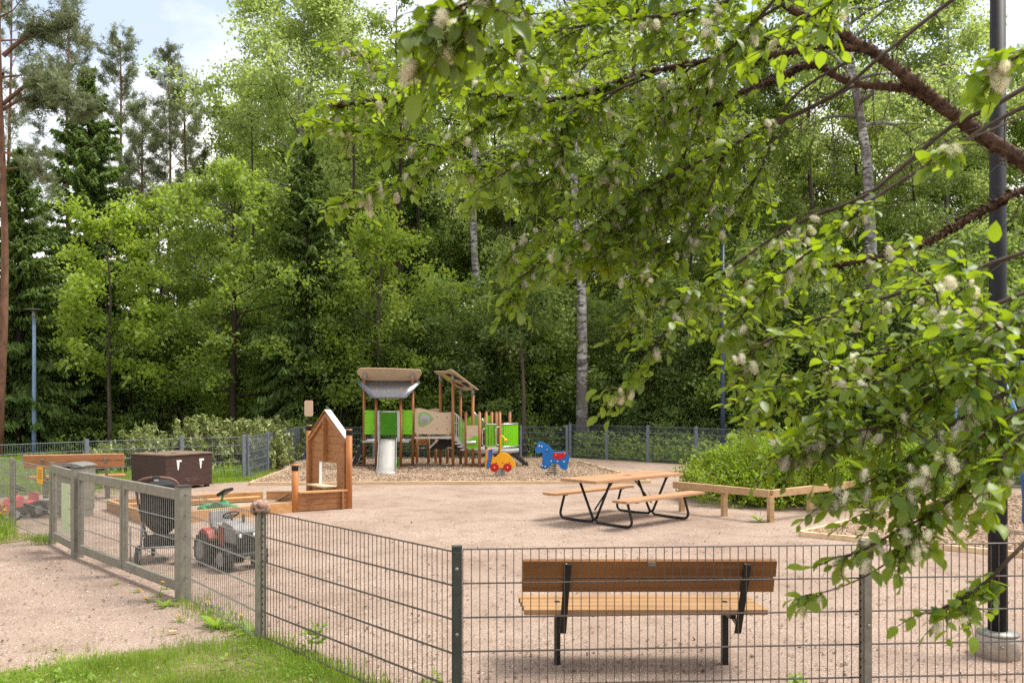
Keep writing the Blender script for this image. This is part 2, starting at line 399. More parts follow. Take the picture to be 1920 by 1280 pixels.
tag(MB().sheet([(-400, -40, -.01), (400, -40, -.01), (400, 700, -.01), (-400, 700, -.01)]).build('ground', 'forest_floor'), kind='structure')

FB = V(-.323, 5.0, 0)                      # fence corner post near the camera
FL = V(-2.03, 6.87, 0); GP1 = V(-3.21, 8.33, 0); GP2 = V(-5.40, 10.6, 0); GP3 = V(-6.25, 11.6, 0); FL2 = V(-7.70, 13.15, 0); FL3 = V(-9.4, 14.95, 0); FL4 = V(-11.1, 16.75, 0)
FR1 = V(2.136, 5.16, 0); FR2 = V(4.62, 5.32, 0); FR3 = V(7.1, 5.48, 0)
yard = [(-30, -6), (14, -6), (16, 5), (16, 18.9), (9.1, 18.9), (5.5, 25.6), (1.95, 29.0), (-7.05, 28.2), (-6.57, 20.9), (-7.78, 20.1), (-9.27, 18.6), (-11.0, 16.0), (-30, 14)]
tag(MB().sheet([(x, y, 0) for x, y in yard]).build('gravel_yard', 'gravel'), kind='structure')

def heap(name, poly, z0, amp, mat, seed):
    """loose fill: a gridded sheet inside a polygon, gently uneven"""
    P = [Vector((x, y, 0)) for x, y in poly]
    xs = [p.x for p in P]; ys = [p.y for p in P]
    def inside(x, y):
        c = False; j = len(P) - 1
        for i in range(len(P)):
            if (P[i].y > y) != (P[j].y > y) and x < (P[j].x - P[i].x) * (y - P[i].y) / (P[j].y - P[i].y) + P[i].x: c = not c
            j = i
        return c
    import bmesh
    bm = bmesh.new(); f = bm.faces.new([bm.verts.new(p) for p in P])
    bmesh.ops.triangulate(bm, faces=[f])
    for _ in range(4): bmesh.ops.subdivide_edges(bm, edges=[e for e in bm.edges if e.calc_length() > .7], cuts=1, use_grid_fill=True)
    r = random.Random(seed); ph = [(r.uniform(.5, 2.4), r.uniform(.5, 2.4), r.uniform(0, 6)) for _ in range(7)]
    bnd = {v for e in bm.edges if e.is_boundary for v in e.verts}
    for v in bm.verts:
        h = sum(math.sin(a * v.co.x + b * v.co.y + c) for a, b, c in ph) / 7
        v.co.z = z0 + (0 if v in bnd else amp * (1 + h))
    me = bpy.data.meshes.new(name); bm.to_mesh(me); bm.free()
    for p in me.polygons: p.use_smooth = True
    me.materials.append(MAT[mat]); o = bpy.data.objects.new(name, me); COL.objects.link(o)
    return o
chips_a = [(-6.02, 19.55), (3.25, 20.05), (2.1, 26.6), (1.2, 27.9), (-6.6, 27.4), (-6.25, 25.0)]
chips_b = [(4.12, 12.25), (6.35, 14.5), (9.2, 17.4), (14.5, 17.6), (14.5, 9.5), (7.6, 9.6)]
tag(heap('bark_chip_bed', chips_a, .012, .05, 'chips', 3), kind='structure')
tag(heap('bark_chip_bed', chips_b, .012, .03, 'chips', 4), kind='structure')
def border(name, pts, label, closed=False):
    t = thing(name, label, 'edging', pts[0] + (0,), world=True)
    for a, b in zip(pts, pts[1:] + (pts[:1] if closed else [])):
        a, b = V(a[0], a[1], .03), V(b[0], b[1], .03); d = (b - a).normalized() * .03
        MB().bar(a + d, b - d, .06, .09).build('beam', 'border_wood', t, .006)
    return t
border('timber_edging', [(-6.3, 25.6), (-6.02, 19.55), (3.25, 20.05), (2.1, 26.6)], 'pale timber edging around the bark chips under the climbing frame')
border('timber_edging', [(9.6, 17.8), (6.35, 14.5), (4.12, 12.25), (7.6, 9.6)], 'pale timber edging of the bark chip bed beside the pole, front right')
# lawn patches (soil sheets; the blades come later)
lawn_front = [(-4.8, 5.45), (-3.7, 5.98), (-2.95, 6.62), (-2.45, 6.85), (-2.06, 6.62), (-.36, 4.99), (-.2, 4.4), (-5, 4.2)]
lawn_left = [(-7.1, 11.3), (-6.75, 11.95), (-7.65, 13.0), (-9.3, 14.8), (-13, 18.6), (-22, 18), (-12, 12.4)]
lawn_back = [(-11.0, 15.9), (-9.3, 18.5), (-7.8, 19.95), (-6.75, 20.75), (-7.3, 28.5), (-16, 28), (-40, 26), (-40, 16), (-13, 16.6)]
def ragged(P, seed, amp=.10, step=.16):
    r = random.Random(seed); out = []
    for i in range(len(P)):
        a, b = V(*P[i], 0), V(*P[(i + 1) % len(P)], 0); k = max(1, min(60, int((b - a).length / step)))
        for j in range(k):
            p = a.lerp(b, j / k); out.append((p.x + r.uniform(-amp, amp) * (j > 0), p.y + r.uniform(-amp, amp) * (j > 0)))
    return out
tag(MB().sheet([(x, y, .006) for x, y in ragged(lawn_front, 1)]).build('lawn', 'lawn_soil'), kind='structure')
tag(MB().sheet([(x, y, .006) for x, y in ragged(lawn_left, 2)]).build('lawn', 'lawn_soil'), kind='structure')
tag(MB().sheet([(x, y, .006) for x, y in ragged(lawn_back, 3)]).build('lawn', 'lawn_soil'), kind='structure')
0 and tag(MB().sheet([(-3.2, 8.1, .009), (-2.0, 6.75, .009), (-1.05, 5.75, .009), (-1.25, 5.62, .009), (-2.1, 6.35, .009), (-2.75, 7.2, .009), (-3.5, 8.0, .009)]).build('bare_soil', 'dirt'), kind='structure')

# ================================================================== fences
def panel(t, a, b, zb, zt, mat, seg=6, wr=.0028, hr=.0036, dv=.05, name='mesh_panel', dh=.2):
    a = V(a.x, a.y, 0); b = V(b.x, b.y, 0); d = (b - a); L = d.length; d.normalize(); nrm = V(-d.y, d.x, 0)
    m = MB(); n = max(2, int(round(L / dv)))
    for i in range(n + 1):
        p = a + d * (L * i / n)
        m.tube([p + V(0, 0, zb), p + V(0, 0, zt)], wr, seg, False)
    k = int(round((zt - zb) / dh))
    for i in range(k + 1):
        z = zt - i * dh
        for sgn in (-1, 1):
            m.tube([a + nrm * (sgn * (wr + hr)) + V(0, 0, z), b + nrm * (sgn * (wr + hr)) + V(0, 0, z)], hr, seg, False)
    return m.build(name, mat, t)
def post(t, p, d, h, mat, slots=True, w=.06, dep=.045, clamp=None, name='post', zb=-.3):
    d = Vector(d).normalized(); n = V(-d.y, d.x, 0)
    o = MB().box((p.x, p.y, (h + zb) / 2), (dep, w, h - zb), axes=(d, n, V(0, 0, 1))).box((p.x, p.y, h + .004), (dep + .004, w + .004, .008), axes=(d, n, V(0, 0, 1))).build(name, mat, t, .003)
    c = p - n * (w / 2 + .012)
    MB().box((c.x, c.y, (h - .02 + zb) / 2), (.045, .008, h - .02 - zb), axes=(d, n, V(0, 0, 1))).build('clamp_bar', clamp or mat, o, .001)
    if slots:
        m = MB()
        for i in range(int((h - .1) / .05)):
            z = h - .06 - i * .05
            q = p - d * (dep / 2 + .0005) - n * (w * .12)
            m.box((q.x, q.y, z), (.003, .011, .014), axes=(d, n, V(0, 0, 1)))
        m.build('slot_row', 'hole', o)
    for z in (h - .12, h - .5, h - .92):
        q = c - n * .006
        MB().lathe((q.x, q.y, z), [(.011, 0), (.011, .004), (.006, .009)], 8, -n).build('bolt', 'galv', o)
    return o
# front run with the corner post near the camera
f = thing('mesh_fence', 'grey wire mesh fence in front of the bench, with dark corner post', 'fence', FB, world=True)
xd = (FR1 - FB).normalized()
post(f, FB, xd, 1.09, 'post_green', False, .055, .06)
for p in (FR1, FR2, FR3): post(f, p, xd, 1.10, 'galv_olive', True, .05, .06)
for a, b in ((FB, FR1), (FR1, FR2), (FR2, FR3)): panel(f, a + xd * .035, b - xd * .035, .045, 1.077, 'wire', 6)
f = thing('mesh_fence', 'grey wire mesh fence running from the double gate to the dark corner post', 'fence', FL, world=True)
ld = (FL - FB).normalized()
post(f, FL, ld, 1.075, 'galv_olive', True, .06, .06)
panel(f, FB + ld * .04, FL - ld * .035, .06, 1.06, 'wire', 6)
panel(f, FL + ld * .035, GP1 - ld * .06, .04, 1.04, 'galv', 6)
gd = (GP2 - GP1).normalized(); gn = V(-gd.y, gd.x, 0)
# gates
def gate_post(t, p, h=1.11, w=.12):
    o = MB().box((p.x, p.y, (h - .3) / 2), (w, w, h + .3), axes=(gd, gn, V(0, 0, 1))).build('post', 'galv_olive', t, .006)
    MB().box((p.x, p.y, h + .005), (w + .012, w + .012, .012), axes=(gd, gn, V(0, 0, 1))).build('cap', 'dark_grey', o, .002)
    m = MB()
    for s_ in (-1, 1):
        q = p - gn * (w / 2 + .001)
        m.box((q.x + gd.x * s_ * .018, q.y + gd.y * s_ * .018, h / 2), (.006, .004, h - .1), axes=(gd, gn, V(0, 0, 1)))
    m.build('groove', 'dark_grey', o)
    return o
def leaf(name, label, a, b, hinge_a, extra=None):
    t = thing(name, label, 'gate', a, world=True)
    L = (b - a).length; w = .06; z0, z1 = .075, 1.02
    m = MB()
    m.bar(a + V(0, 0, z1), b + V(0, 0, z1), .05, .1); m.bar(a + V(0, 0, z0 + .05), b + V(0, 0, z0 + .05), .05, .1)
    m.bar(a + gd * .03 + V(0, 0, z0 + .1), a + gd * .03 + V(0, 0, z1 - .05), .048, .06, gd); m.bar(b - gd * .03 + V(0, 0, z0 + .1), b - gd * .03 + V(0, 0, z1 - .05), .048, .06, gd)
    m.build('gate_frame', 'galv_olive', t, .004)
    panel(t, a + gd * .07, b - gd * .07, z0 + .1, z1 - .05, 'galv', 5, name='mesh_panel')
    m = MB()
    for z in (.25, .85):
        q = (a if hinge_a else b) - gd * (.02 if hinge_a else -.02)
        m.cyl((q.x, q.y, z), .018, .09, 10)
    m.build('hinge', 'galv', t)
    return t
gt = thing('gate_post', 'wide grooved steel post holding the right leaf of the double gate', 'post', GP1, world=True); gate_post(gt, GP1)
gt = thing('gate_post', 'wide grooved steel post between the double gate and the small gate', 'post', GP2, world=True); gate_post(gt, GP2)
mid = (GP1 + GP2) / 2
g1 = leaf('gate', 'right leaf of the double mesh gate, in front of the pushchair', GP1 + gd * .085, mid - gd * .012, True)
g2 = leaf('gate', 'left leaf of the double mesh gate, next to the small gate', mid + gd * .012, GP2 - gd * .085, False)
MB().tube([mid - gd * .05 - gn * .05 + V(0, 0, .55), mid - gd * .05 - gn * .05 + V(0, 0, .03)], .008, 8).build('drop_bolt', 'dark_grey', g1)
MB().tube([mid + gd * .05 - gn * .05 + V(0, 0, .5), mid + gd * .05 - gn * .05 + V(0, 0, .03)], .008, 8).build('drop_bolt', 'dark_grey', g2)
MB().box(tuple(mid + gd * .02 - gn * .045 + V(0, 0, .96)), (.05, .02, .06), axes=(gd, gn, V(0, 0, 1))).build('latch', 'galv', g2, .003)
sg = leaf('gate', 'small mesh gate with a pale printed notice, left of the double gate', GP2 + gd * .085, GP3 - gd * .07, True)
MB().box(tuple(GP2 + gd * .14 - gn * .035 + V(0, 0, .80)), (.03, .02, .12), axes=(gd, gn, V(0, 0, 1))).build('latch', 'galv', sg, .003)
nc = GP2 + gd * .50 - gn * .014
nt_ = thing('notice', 'pale green laminated notice tied to the small mesh gate', 'notice', nc, world=True)
MB().box((nc.x, nc.y, .57), (.34, .005, .62), axes=(gd, gn, V(0, 0, 1))).build('sheet', 'notice', nt_)
m = MB()
for i in range(13):
    z = .80 - i * .038; w = .2 if i % 4 else .12
    q = nc - gn * .0032 + gd * (.02 * (i % 3) - .02)
    m.box((q.x, q.y, z), (w, .0015, .012 if i % 4 else .02), axes=(gd, gn, V(0, 0, 1)))
m.build('print', 'notice_ink', nt_)
f = thing('mesh_fence', 'grey wire mesh fence left of the small gate, in front of the far bench', 'fence', GP3, world=True)
post(f, GP3, gd, 1.10, 'galv_olive', True, .06, .08)
d2 = (FL2 - GP3).normalized()
post(f, FL2, d2, 1.05, 'galv_olive', True, .06, .08); post(f, FL3, d2, 1.05, 'galv_olive', True, .06, .08); post(f, FL4, d2, 1.05, 'galv_olive', True)
for a, b in ((GP3, FL2), (FL2, FL3), (FL3, FL4)): panel(f, a + d2 * .05, b - d2 * .05, .03, 1.03, 'galv', 5)
sp = GP3 + d2 * .52 + V(-d2.y, d2.x, 0) * .02
d2n = V(-d2.y, d2.x, 0)
t = thing('sign', 'small yellow sign fixed to the mesh fence by the small gate', 'sign', sp, world=True)
MB().box((sp.x, sp.y, .90), (.30, .004, .24), axes=(d2, d2n, V(0, 0, 1))).build('plate', 'sign_yellow', t, .001)
m = MB()
for z, w in ((.965, .2), (.93, .22), (.895, .17), (.86, .2)):
    q = sp + d2n * .003
    m.box((q.x, q.y, z), (w, .0015, .012), axes=(d2, d2n, V(0, 0, 1)))
m.build('print', 'sign_ink', t)
# far fences
def far_fence(label, pts, h=1.03):
    t = thing('mesh_fence', label, 'fence', pts[0], world=True)
    for i, p in enumerate(pts):
        d = (pts[min(i + 1, len(pts) - 1)] - pts[max(i - 1, 0)]).normalized()
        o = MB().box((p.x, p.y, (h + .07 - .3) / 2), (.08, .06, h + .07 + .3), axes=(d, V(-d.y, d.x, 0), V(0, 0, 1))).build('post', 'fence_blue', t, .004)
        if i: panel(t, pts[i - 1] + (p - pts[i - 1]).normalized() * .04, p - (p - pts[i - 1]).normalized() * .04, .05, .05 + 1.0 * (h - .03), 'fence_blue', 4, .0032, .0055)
    return t
far_fence('grey mesh fence behind the far bench and brown storage chest', [V(-12.5, 14.4, 0), V(-10.85, 16.4, 0), V(-9.27, 18.6, 0), V(-7.78, 20.1, 0), V(-6.57, 20.9, 0)])
far_fence('blue grey mesh fence receding from the storage chest to the back corner', [V(-6.52, 21.05, 0), V(-6.62, 23.1, 0), V(-6.8, 25.5, 0), V(-6.98, 28.0, 0)])
far_fence('grey mesh fence running behind the climbing frame', [V(-6.85, 28.1, 0), V(-4.6, 28.4, 0), V(-2.2, 28.7, 0), V(.3, 28.9, 0), V(1.86, 29.0, 0)])
far_fence('grey mesh fence between the blue horse and the round bush', [V(1.97, 28.95, 0), V(3.09, 27.9, 0), V(4.25, 26.7, 0), V(5.5, 25.5, 0), V(6.7, 23.3, 0), V(7.9, 21.0, 0), V(9.1, 18.8, 0)], 1.1)
far_fence('grey mesh fence at the far right, behind the swing', [V(9.25, 18.75, 0), V(11.7, 18.7, 0), V(14.2, 18.6, 0), V(16.7, 18.5, 0)], 1.05)

# ================================================================== furniture
# bench by the front fence (seen from behind)
b = thing('bench', 'wooden bench with black steel legs right behind the front fence', 'bench', (.955, 6.35, 0))
def bx(t, name, c, d, mat, bev=.004, rx=0):
    ax = None
    if rx: ax = (V(1, 0, 0), V(0, math.cos(rx), math.sin(rx)), V(0, -math.sin(rx), math.cos(rx)))
    return MB().box(c, d, axes=ax).build(name, mat, t, bev)
for i, y in enumerate((-.215, -.095, .025, .145)):
    bx(b, 'seat_slat', (-.0 - .012 * i, y, .44), (1.74, .108, .04), 'bench_wood')
o = bx(b, 'backrest_slat', (.0, -.415, .785), (1.76, .04, .118), 'bench_wood_shaded', .004, R(14))
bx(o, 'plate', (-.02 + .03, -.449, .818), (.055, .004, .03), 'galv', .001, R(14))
bx(b, 'backrest_slat', (-.005, -.383, .665), (1.755, .04, .10), 'bench_wood_shaded', .004, R(14))
for x in (-.62, .62):
    lg = MB().box((x, -.03, .15), (.045, .06, .62)).build('leg', 'black', b, .003)
    MB().box((x, -.05, .405), (.05, .42, .03)).build('seat_bracket', 'black', lg, .003)
    for y_ in (-.215, -.095, .025, .145): MB().lathe((x, y_, .459), [(.011, 0), (.011, .003), (.006, .006)], 10).build('bolt', 'galv', lg)
    for z_ in (.815, .755, .69, .64): MB().lathe((x + .04, -.445 - (z_ - .79) * .28, z_), [(.010, 0), (.010, .004), (.005, .008)], 10, (0, -1, 0)).build('bolt', 'galv', lg)
    MB().bar((x + .05 - .025, -.30, .30), (x + .075 - .025, -.468, .82), .048, .012, (0, 1, 0)).build('back_support', 'black', lg, .002)
    MB().bar((x + .03, -.06, .385), (x + .035, -.30, .34), .035, .012, (1, 0, 0)).build('brace', 'galv', lg, .002)
# picnic table
TC = V(1.83, 13.95, 0); ang = math.atan2(.68, .73)
t = thing('picnic_table', 'picnic table with two attached benches and black tube legs', 'picnic table', TC, ang)
for i in range(5): MB().box((0, -.30 + i * .15, .70), (2.22, .143, .045)).build('table_plank', 'table_wood', t, .004)
MB().box((.1, .0, .7235), (.16, .05, .002)).build('scorch_mark', 'dark_board', t)
for s_ in (-1, 1):
    for k in range(2): MB().box((.0, s_ * (.665 + .145 * k), .43), (2.0, .138, .04)).build('bench_plank', 'table_wood', t, .004)
for x in (-.72, .72):
    br_ = MB().box((x, 0, .668), (.05, .68, .02)).build('top_bracket', 'black', t, .003)
    for i in range(5): MB().lathe((x, -.30 + i * .15, .7215), [(.012, 0), (.012, .003), (.006, .005)], 10).build('bolt', 'galv', br_)
    for s_ in (-1, 1):
        pts = [V(x, s_ * -.30, .66), V(x, s_ * -.02, .09)]
        pts += [V(x, s_ * (.0 + .07 * math.sin(a)), .075 - .05 * (1 - math.cos(a)) * .9) for a in (R(30), R(60), R(85))]
        pts += [V(x, s_ * .3, .025), V(x, s_ * .62, .025)]
        cyy, rr = .68, .085
        pts += [V(x, s_ * (cyy + rr * math.sin(a)), .11 - rr * math.cos(a)) for a in (R(15), R(40), R(65), R(90), R(112))]
        pts += [V(x, s_ * .69, .36), V(x, s_ * .675, .405)]
        lg = MB().tube([p + V(.02 * s_, 0, 0) for p in pts], .021, 10).build('leg', 'black', t)
        MB().box((x, s_ * .735, .404), (.06, .26, .012)).build('seat_bracket', 'black', lg, .002)
        m = MB()
    MB().tube([V(x, 0, .22), V(x * .35, 0, .66)], .013, 8).build('brace', 'black', t)
# bench at the far left
fa = R(18)
b2 = thing('bench', 'orange brown bench on the far left, beyond the litter bin', 'bench', (-8.55, 16.75, 0), fa)
for y in (-.02, .10, .22): MB().box((0, y, .45), (1.72, .105, .04)).build('seat_slat', 'far_bench', b2, .004)
ax = (V(1, 0, 0), V(0, math.cos(R(14)), math.sin(R(14))), V(0, -math.sin(R(14)), math.cos(R(14))))
for y, z in ((-.22, .84), (-.185, .705)): MB().box((0, y, z), (1.76, .04, .125), axes=ax).build('backrest_slat', 'far_bench', b2, .004)
for x in (-.55, .55):
    lg = MB().box((x, .06, .2), (.09, .07, .46)).build('leg', 'galv_olive', b2, .004)
    MB().bar((x, -.05, .42), (x, -.25, .82), .05, .03, (0, 1, 0)).build('back_support', 'galv_olive', lg, .003)
    MB().box((x, .08, .41), (.05, .36, .03)).build('seat_bracket', 'galv_olive', lg, .003)
# litter bin
t = thing('litter_bin', 'grey steel litter bin with a pale domed lid beside the small gate', 'litter bin', (-7.33, 14.35, 0), R(-8))
MB().box((0, 0, .42), (.44, .36, .6)).build('body', 'galv_olive', t, .01)
m = MB()
for x in (-.21, .21): m.box((x, 0, .78), (.02, .36, .16))
m.box((0, .17, .78), (.40, .02, .16)); m.build('hood_wall', 'galv', t, .004)
MB().box((0, -.06, .735), (.39, .2, .02)).build('opening_lip', 'hole', t)
m = MB(); n = 10
prof = [V(-.25 + .5 * i / n, -.21, .862 + .05 * math.sin(PI * i / n)) for i in range(n + 1)] + [V(.25, -.21, .85), V(-.25, -.21, .85)]
m.prism(prof, (0, .42, 0)).build('lid', 'galv', t, .003)
for x in (-.19, .19): MB().box((x, 0, .03), (.05, .3, .2)).build('leg', 'galv_olive', t, .003)
# brown storage chest
th = R(60)
bc = V(-7.43, 18.3, 0); e1 = V(math.cos(th), math.sin(th), 0); e2 = V(-math.sin(th), math.cos(th), 0)
bo = bc + e1 * .62 + e2 * .57
t = thing('storage_chest', 'brown plywood storage chest with two pale strap hinges', 'chest', bo, th)
MB().box((0, 0, .40), (1.24, 1.14, .70)).build('body', 'box_brown', t, .006)
MB().box((.0, 0, .765), (1.29, 1.19, .03)).build('lid', 'box_lid', t, .004)
for x in (-.54, .54):
    for y in (-.48, .48): MB().box((x, y, .02), (.09, .09, .1)).build('foot', 'dark_board', t, .004)
for x in (-.30, .30):
    h = MB().prism([V(x - .035, -.5715, .60), V(x + .035, -.5715, .60), V(x + .012, -.5715, .43), V(x - .012, -.5715, .43)], (0, -.005, 0)).build('hinge', 'white', t)
    MB().box((x + .02, -.576, .625), (.13, .012, .045)).build('hinge_plate', 'white', h, .002)
m = MB()
for k in range(26):
    x, z = rnd.uniform(-.1, .38), rnd.uniform(.16, .27); m.box((x, -.5706, z), (rnd.uniform(.01, .06), .0008, rnd.uniform(.003, .012)))
m.build('scuff', 'box_lid', t)
for y in (-.3, .3): MB().box((-.2, y, .785), (.12, .04, .012)).build('lid_handle', 'dark_board', t, .003)

# low timber rail round the bush
rp_ = [G(1278.5, 958), G(1358, 967), G(1444.8, 978.7), G(1519, 961), V(6.5, 15.7, 0), V(7.9, 16.65, 0)]
t = thing('timber_rail', 'low pale timber rail on short posts around the bush', 'rail', rp_[2], world=True)
for p in rp_: MB().box((p.x, p.y, .19), (.085, .085, .46), R(20)).build('post', 'rail_wood', t, .005)
runs = [(rp_[0] + V(-.12, .15, 0), rp_[2]), (rp_[2], rp_[5] + V(.05, .03, 0))]
for a, bb in runs:
    d = (bb - a).normalized(); n = V(-d.y, d.x, 0) * (-.0)
    MB().bar(a + d * .015 + V(0, 0, .455), bb - d * .015 + V(0, 0, .455), .085, .12).build('rail', 'rail_wood', t, .006)

# lamps
def lamp(label, p, h, r, mat, head=True, base=False, group=None):
    t = thing('street_lamp', label, 'street lamp', p)
    MB().tube([(0, 0, -.3), (0, 0, h * .25), (0, 0, h)], [r * 1.15, r * 1.05, r * .8], 14).build('pole', mat, t)
    if head:
        MB().lathe((0, 0, h), [(.055, -.06), (.075, -.04), (.075, .1), (.05, .16), (.05, .2)], 16).build('lamp_head', 'galv', t)
        MB().lathe((0, 0, h), [(.03, .2), (.31, .215), (.32, .225), (.29, .24), (.06, .27), (.02, .275)], 28).build('disc_shade', 'galv', t)
    if base:
        MB().lathe((0, 0, 0), [(.152, -.05), (.150, .13), (.146, .17), (.10, .185)], 28).build('base_ring', 'concrete', t)
        MB().lathe((0, 0, 0), [(.147, .172), (.147, .19), (.06, .205)], 28).build('base_flange', 'galv', t)
        ht = MB().box((-.03, -r * 1.1 + .002, 1.05), (.062, .012, .30)).build('service_hatch', mat, t, .004)
        MB().lathe((-.03, -r * 1.1 - .003, 1.16), [(.006, 0), (.006, .003), (.003, .005)], 8, (0, -1, 0)).build('hatch_screw', 'galv', ht)
        MB().box((.032, -r * 1.02, .99), (.035, .006, .045), R(28)).build('sticker', 'toy_grey', t)
        MB().lathe((-.05, -.145, .11), [(.012, 0), (.012, .012), (.006, .018)], 8, (0, -1, 0)).build('bolt', 'galv', t)
    return t
lamp('pale blue lamp post with a flat disc head on the far left', (-16.8, 30, 0), 4.9, .07, 'lamp_blue')
lamp('dark navy lamp post behind the round bush, its top lost in leaves', (6.67, 27.0, 0), 7.2, .068, 'lamp_navy')
lamp('thick black lamp post on a concrete ring behind the front fence', (3.70, 6.5, 0), 6.2, .062, 'lamp_dark', True, True)
# ================================================================== climbing frame
def S(x, y, Y): return AT(640 + x / 5.3333, 670 + y / 5.3333, Y)
def SY(x, y): return G(640 + x / 5.3333, 670 + y / 5.3333).y
PO = V(-2.2, 24.2, 0)
ps = thing('climbing_frame', 'lime green and tan climbing frame with steel slide, roofs and round deck', 'climbing frame', PO, world=True)
def pspost(x, ytop, ybase, Y=None, cap=True, r=.042, xt=None):
    Y = Y or SY(x, ybase); p = S(x, ybase, Y); z = S(x, ytop, Y).z; q = S(xt or x, ytop, Y)
    m = MB().tube([(p.x, Y, -.2), (q.x, Y, z)], r, 12)
    if cap: m.lathe((q.x, Y, z), [(r, 0), (r * .8, .025), (r * .3, .04)], 12)
    return m.build('post', 'post_wood', ps)
YO, YI = 24.2, 23.95
tw = [pspost(228, 205, 1115, YO), pspost(714, 205, 1117, YO), pspost(348, 320, 1128, YI), pspost(594, 320, 1128, YI)]
for x in (235, 712):
    a, b = S(x, 215, YO), S(x, 140, YO - .06)
    MB().bar((a.x, YO, a.z - .02), (b.x, YO - .02, b.z + .0), .09, .07, (0, 1, 0)).build('roof_bracket', 'galv', ps, .006)
cpost = [pspost(757, 770, 1080), pspost(872, 770, 1085), pspost(944, 815, 1075), pspost(1060, 770, 1080)]
def cano(x, yt, yb, Y): 
    o = pspost(x, yt, yb, Y, False); z = S(x, yt, Y).z; px = S(x, yt, Y).x
    MB().tube([(px, Y, z - .12), (px, Y, z + .05)], .048, 12).build('sleeve', 'galv', o); return o
cano(990, 200, 1095, 25.05); cano(1116, 195, 1100, 24.0); cano(1192, 335, 1090, 25.05); cano(1316, 330, 1100, 24.0)
for x, yb in ((1246, 1120), (1382, 1137)): pspost(x, 555, yb)
for x, Y in ((1448, 24.05), (1505, 25.2), (1550, 25.35), (1585, 23.92), (1685, 25.25)): pspost(x, 553, 1100, Y)
def outline(pts, Yf):
    return [S(x, y, Yf(x, y) if callable(Yf) else Yf) for x, y in pts]
def splate(name, pts, Y, mat, th=.016, parent=None, bev=.003):
    return MB().prism(outline(pts, Y), (0, th, 0)).build(name, mat, parent or ps, bev)
# tower roof: steel sheet sloping to the front, tan panel rising behind it
m = MB(); rows = []
for k in range(10):
    v = k / 9; y = 232 + 176 * v
    xl = 152 + 150 * max(0, (v - .1) / .9) ** .95 + (14 * (1 - v / .1) if v < .1 else 0) - (8 * (v > .95)); xr = 945 - xl
    Y = 24.33 - .62 * v - .10 * math.sin(PI * v)
    rows.append([S(xl + (xr - xl) * u / 6, y, Y) for u in range(7)])
m.add([p for r in rows for p in r], [(i * 7 + j, i * 7 + j + 1, (i + 1) * 7 + j + 1, (i + 1) * 7 + j) for i in range(9) for j in range(6)], True)
o = m.build('roof_sheet', 'roof_steel', ps); so_ = o.modifiers.new('thick', 'SOLIDIFY'); so_.thickness = .014
tp = [(158, 135), (172, 115), (200, 106), (480, 108), (770, 122), (795, 132), (804, 150), (800, 172), (765, 228), (750, 235), (232, 230), (214, 222), (160, 160)]
MB().prism(outline(tp, lambda x, y: 24.05 + .30 * (y - 105) / 130), (0, .018, .01)).build('roof_panel', 'tan', ps, .004)
# tower sides, slide and ladder
for a, b in ((232, 340), (600, 710)):
    o = splate('side_panel', [(a, 527), (b, 527), (b, 768), (a, 768)], YI - .02 + .1, 'lime')
    for x in (a + 14, b - 14):
        for y in (560, 650, 735): MB().lathe(S(x, y, YI + .08), [(.012, 0), (.012, .004), (.006, .008)], 8, (0, -1, 0)).build('bolt', 'black', o)
splate('back_panel', [(372, 540), (572, 540), (572, 775), (372, 775)], 25.1, 'dark_lime')
MB().box(tuple(S(471, 832, 24.55) + V(0, 0, 0)), (1.3, 1.2, .05)).build('tower_deck', 'grey_plastic', ps, .004)
sl = thing('slide', None, None, PO); sl.parent = ps; sl.location = (0, 0, 0); ORG[sl] = ORG[ps]
s0, s1 = V(-3.475, 23.86, 0), V(-3.19, 21.62, 0); sdv = (s1 - s0).normalized(); sn = V(-sdv.y, sdv.x, 0); SLn = (s1 - s0).length
prof = [(0, .875), (.1, .86), (.25, .79), (1.3, .29), (1.5, .205), (1.7, .155), (1.95, .135), (SLn - .05, .13), (SLn, .115), (SLn + .015, .085), (SLn, .05)]
w = .235; m = MB()
vs = [];
for d, z in prof:
    for sgn in (-1, 1): vs.append(s0 + sdv * d + sn * (w * sgn) + V(0, 0, z))
m.add(vs, [(2 * i, 2 * i + 1, 2 * i + 3, 2 * i + 2) for i in range(len(prof) - 1)], True)
o = m.build('slide_bed', 'slide', sl); so_ = o.modifiers.new('thick', 'SOLIDIFY'); so_.thickness = .012
for sgn in (-1, 1):
    lo = [s0 + sdv * d + sn * (w * sgn) + V(0, 0, z - .03) for d, z in prof[:8]]
    hi = [s0 + sdv * d + sn * (w * sgn) + V(0, 0, z + (.05 if d < 2 else .03)) for d, z in prof[:8]]
    MB().prism(lo + hi[::-1], sn * (.016 * sgn)).build('slide_rail', 'steel', sl)
    hp = S(374 if sgn > 0 else 571, 685, YI - .12)
    MB().box((hp.x, YI - .1, hp.z), (.055, .2, .86)).build('hood_side', 'grey_plastic', sl, .008)
    lp = s0 + sdv * 2.05 + sn * (w * sgn * .8)
    MB().tube([(lp.x, lp.y, -.1), (lp.x, lp.y, .13)], .02, 8).build('slide_leg', 'steel', sl)
a, b = S(378, 541, YI - .16), S(565, 541, YI - .16)
MB().tube([a, b], .02, 10).build('hood_bar', 'steel', sl)
for x0, x1 in ((555, 584), (358, 374)): splate('base_panel', [(x0, 1008), (x1, 1008), (x1, 1122), (x0, 1122)], YI - .06, 'dark_lime', .014)
la0, la1 = S(240, 800, 24.45), S(108, 1092, 24.45); lb0, lb1 = la0 + V(.05, .75, 0), la1 + V(.05, .75, 0)
for a, b in ((la0, la1), (lb0, lb1)):
    MB().bar(a, V(b.x, b.y, -.02), .05, .13).build('ladder_stringer', 'dark_board', ps, .006)
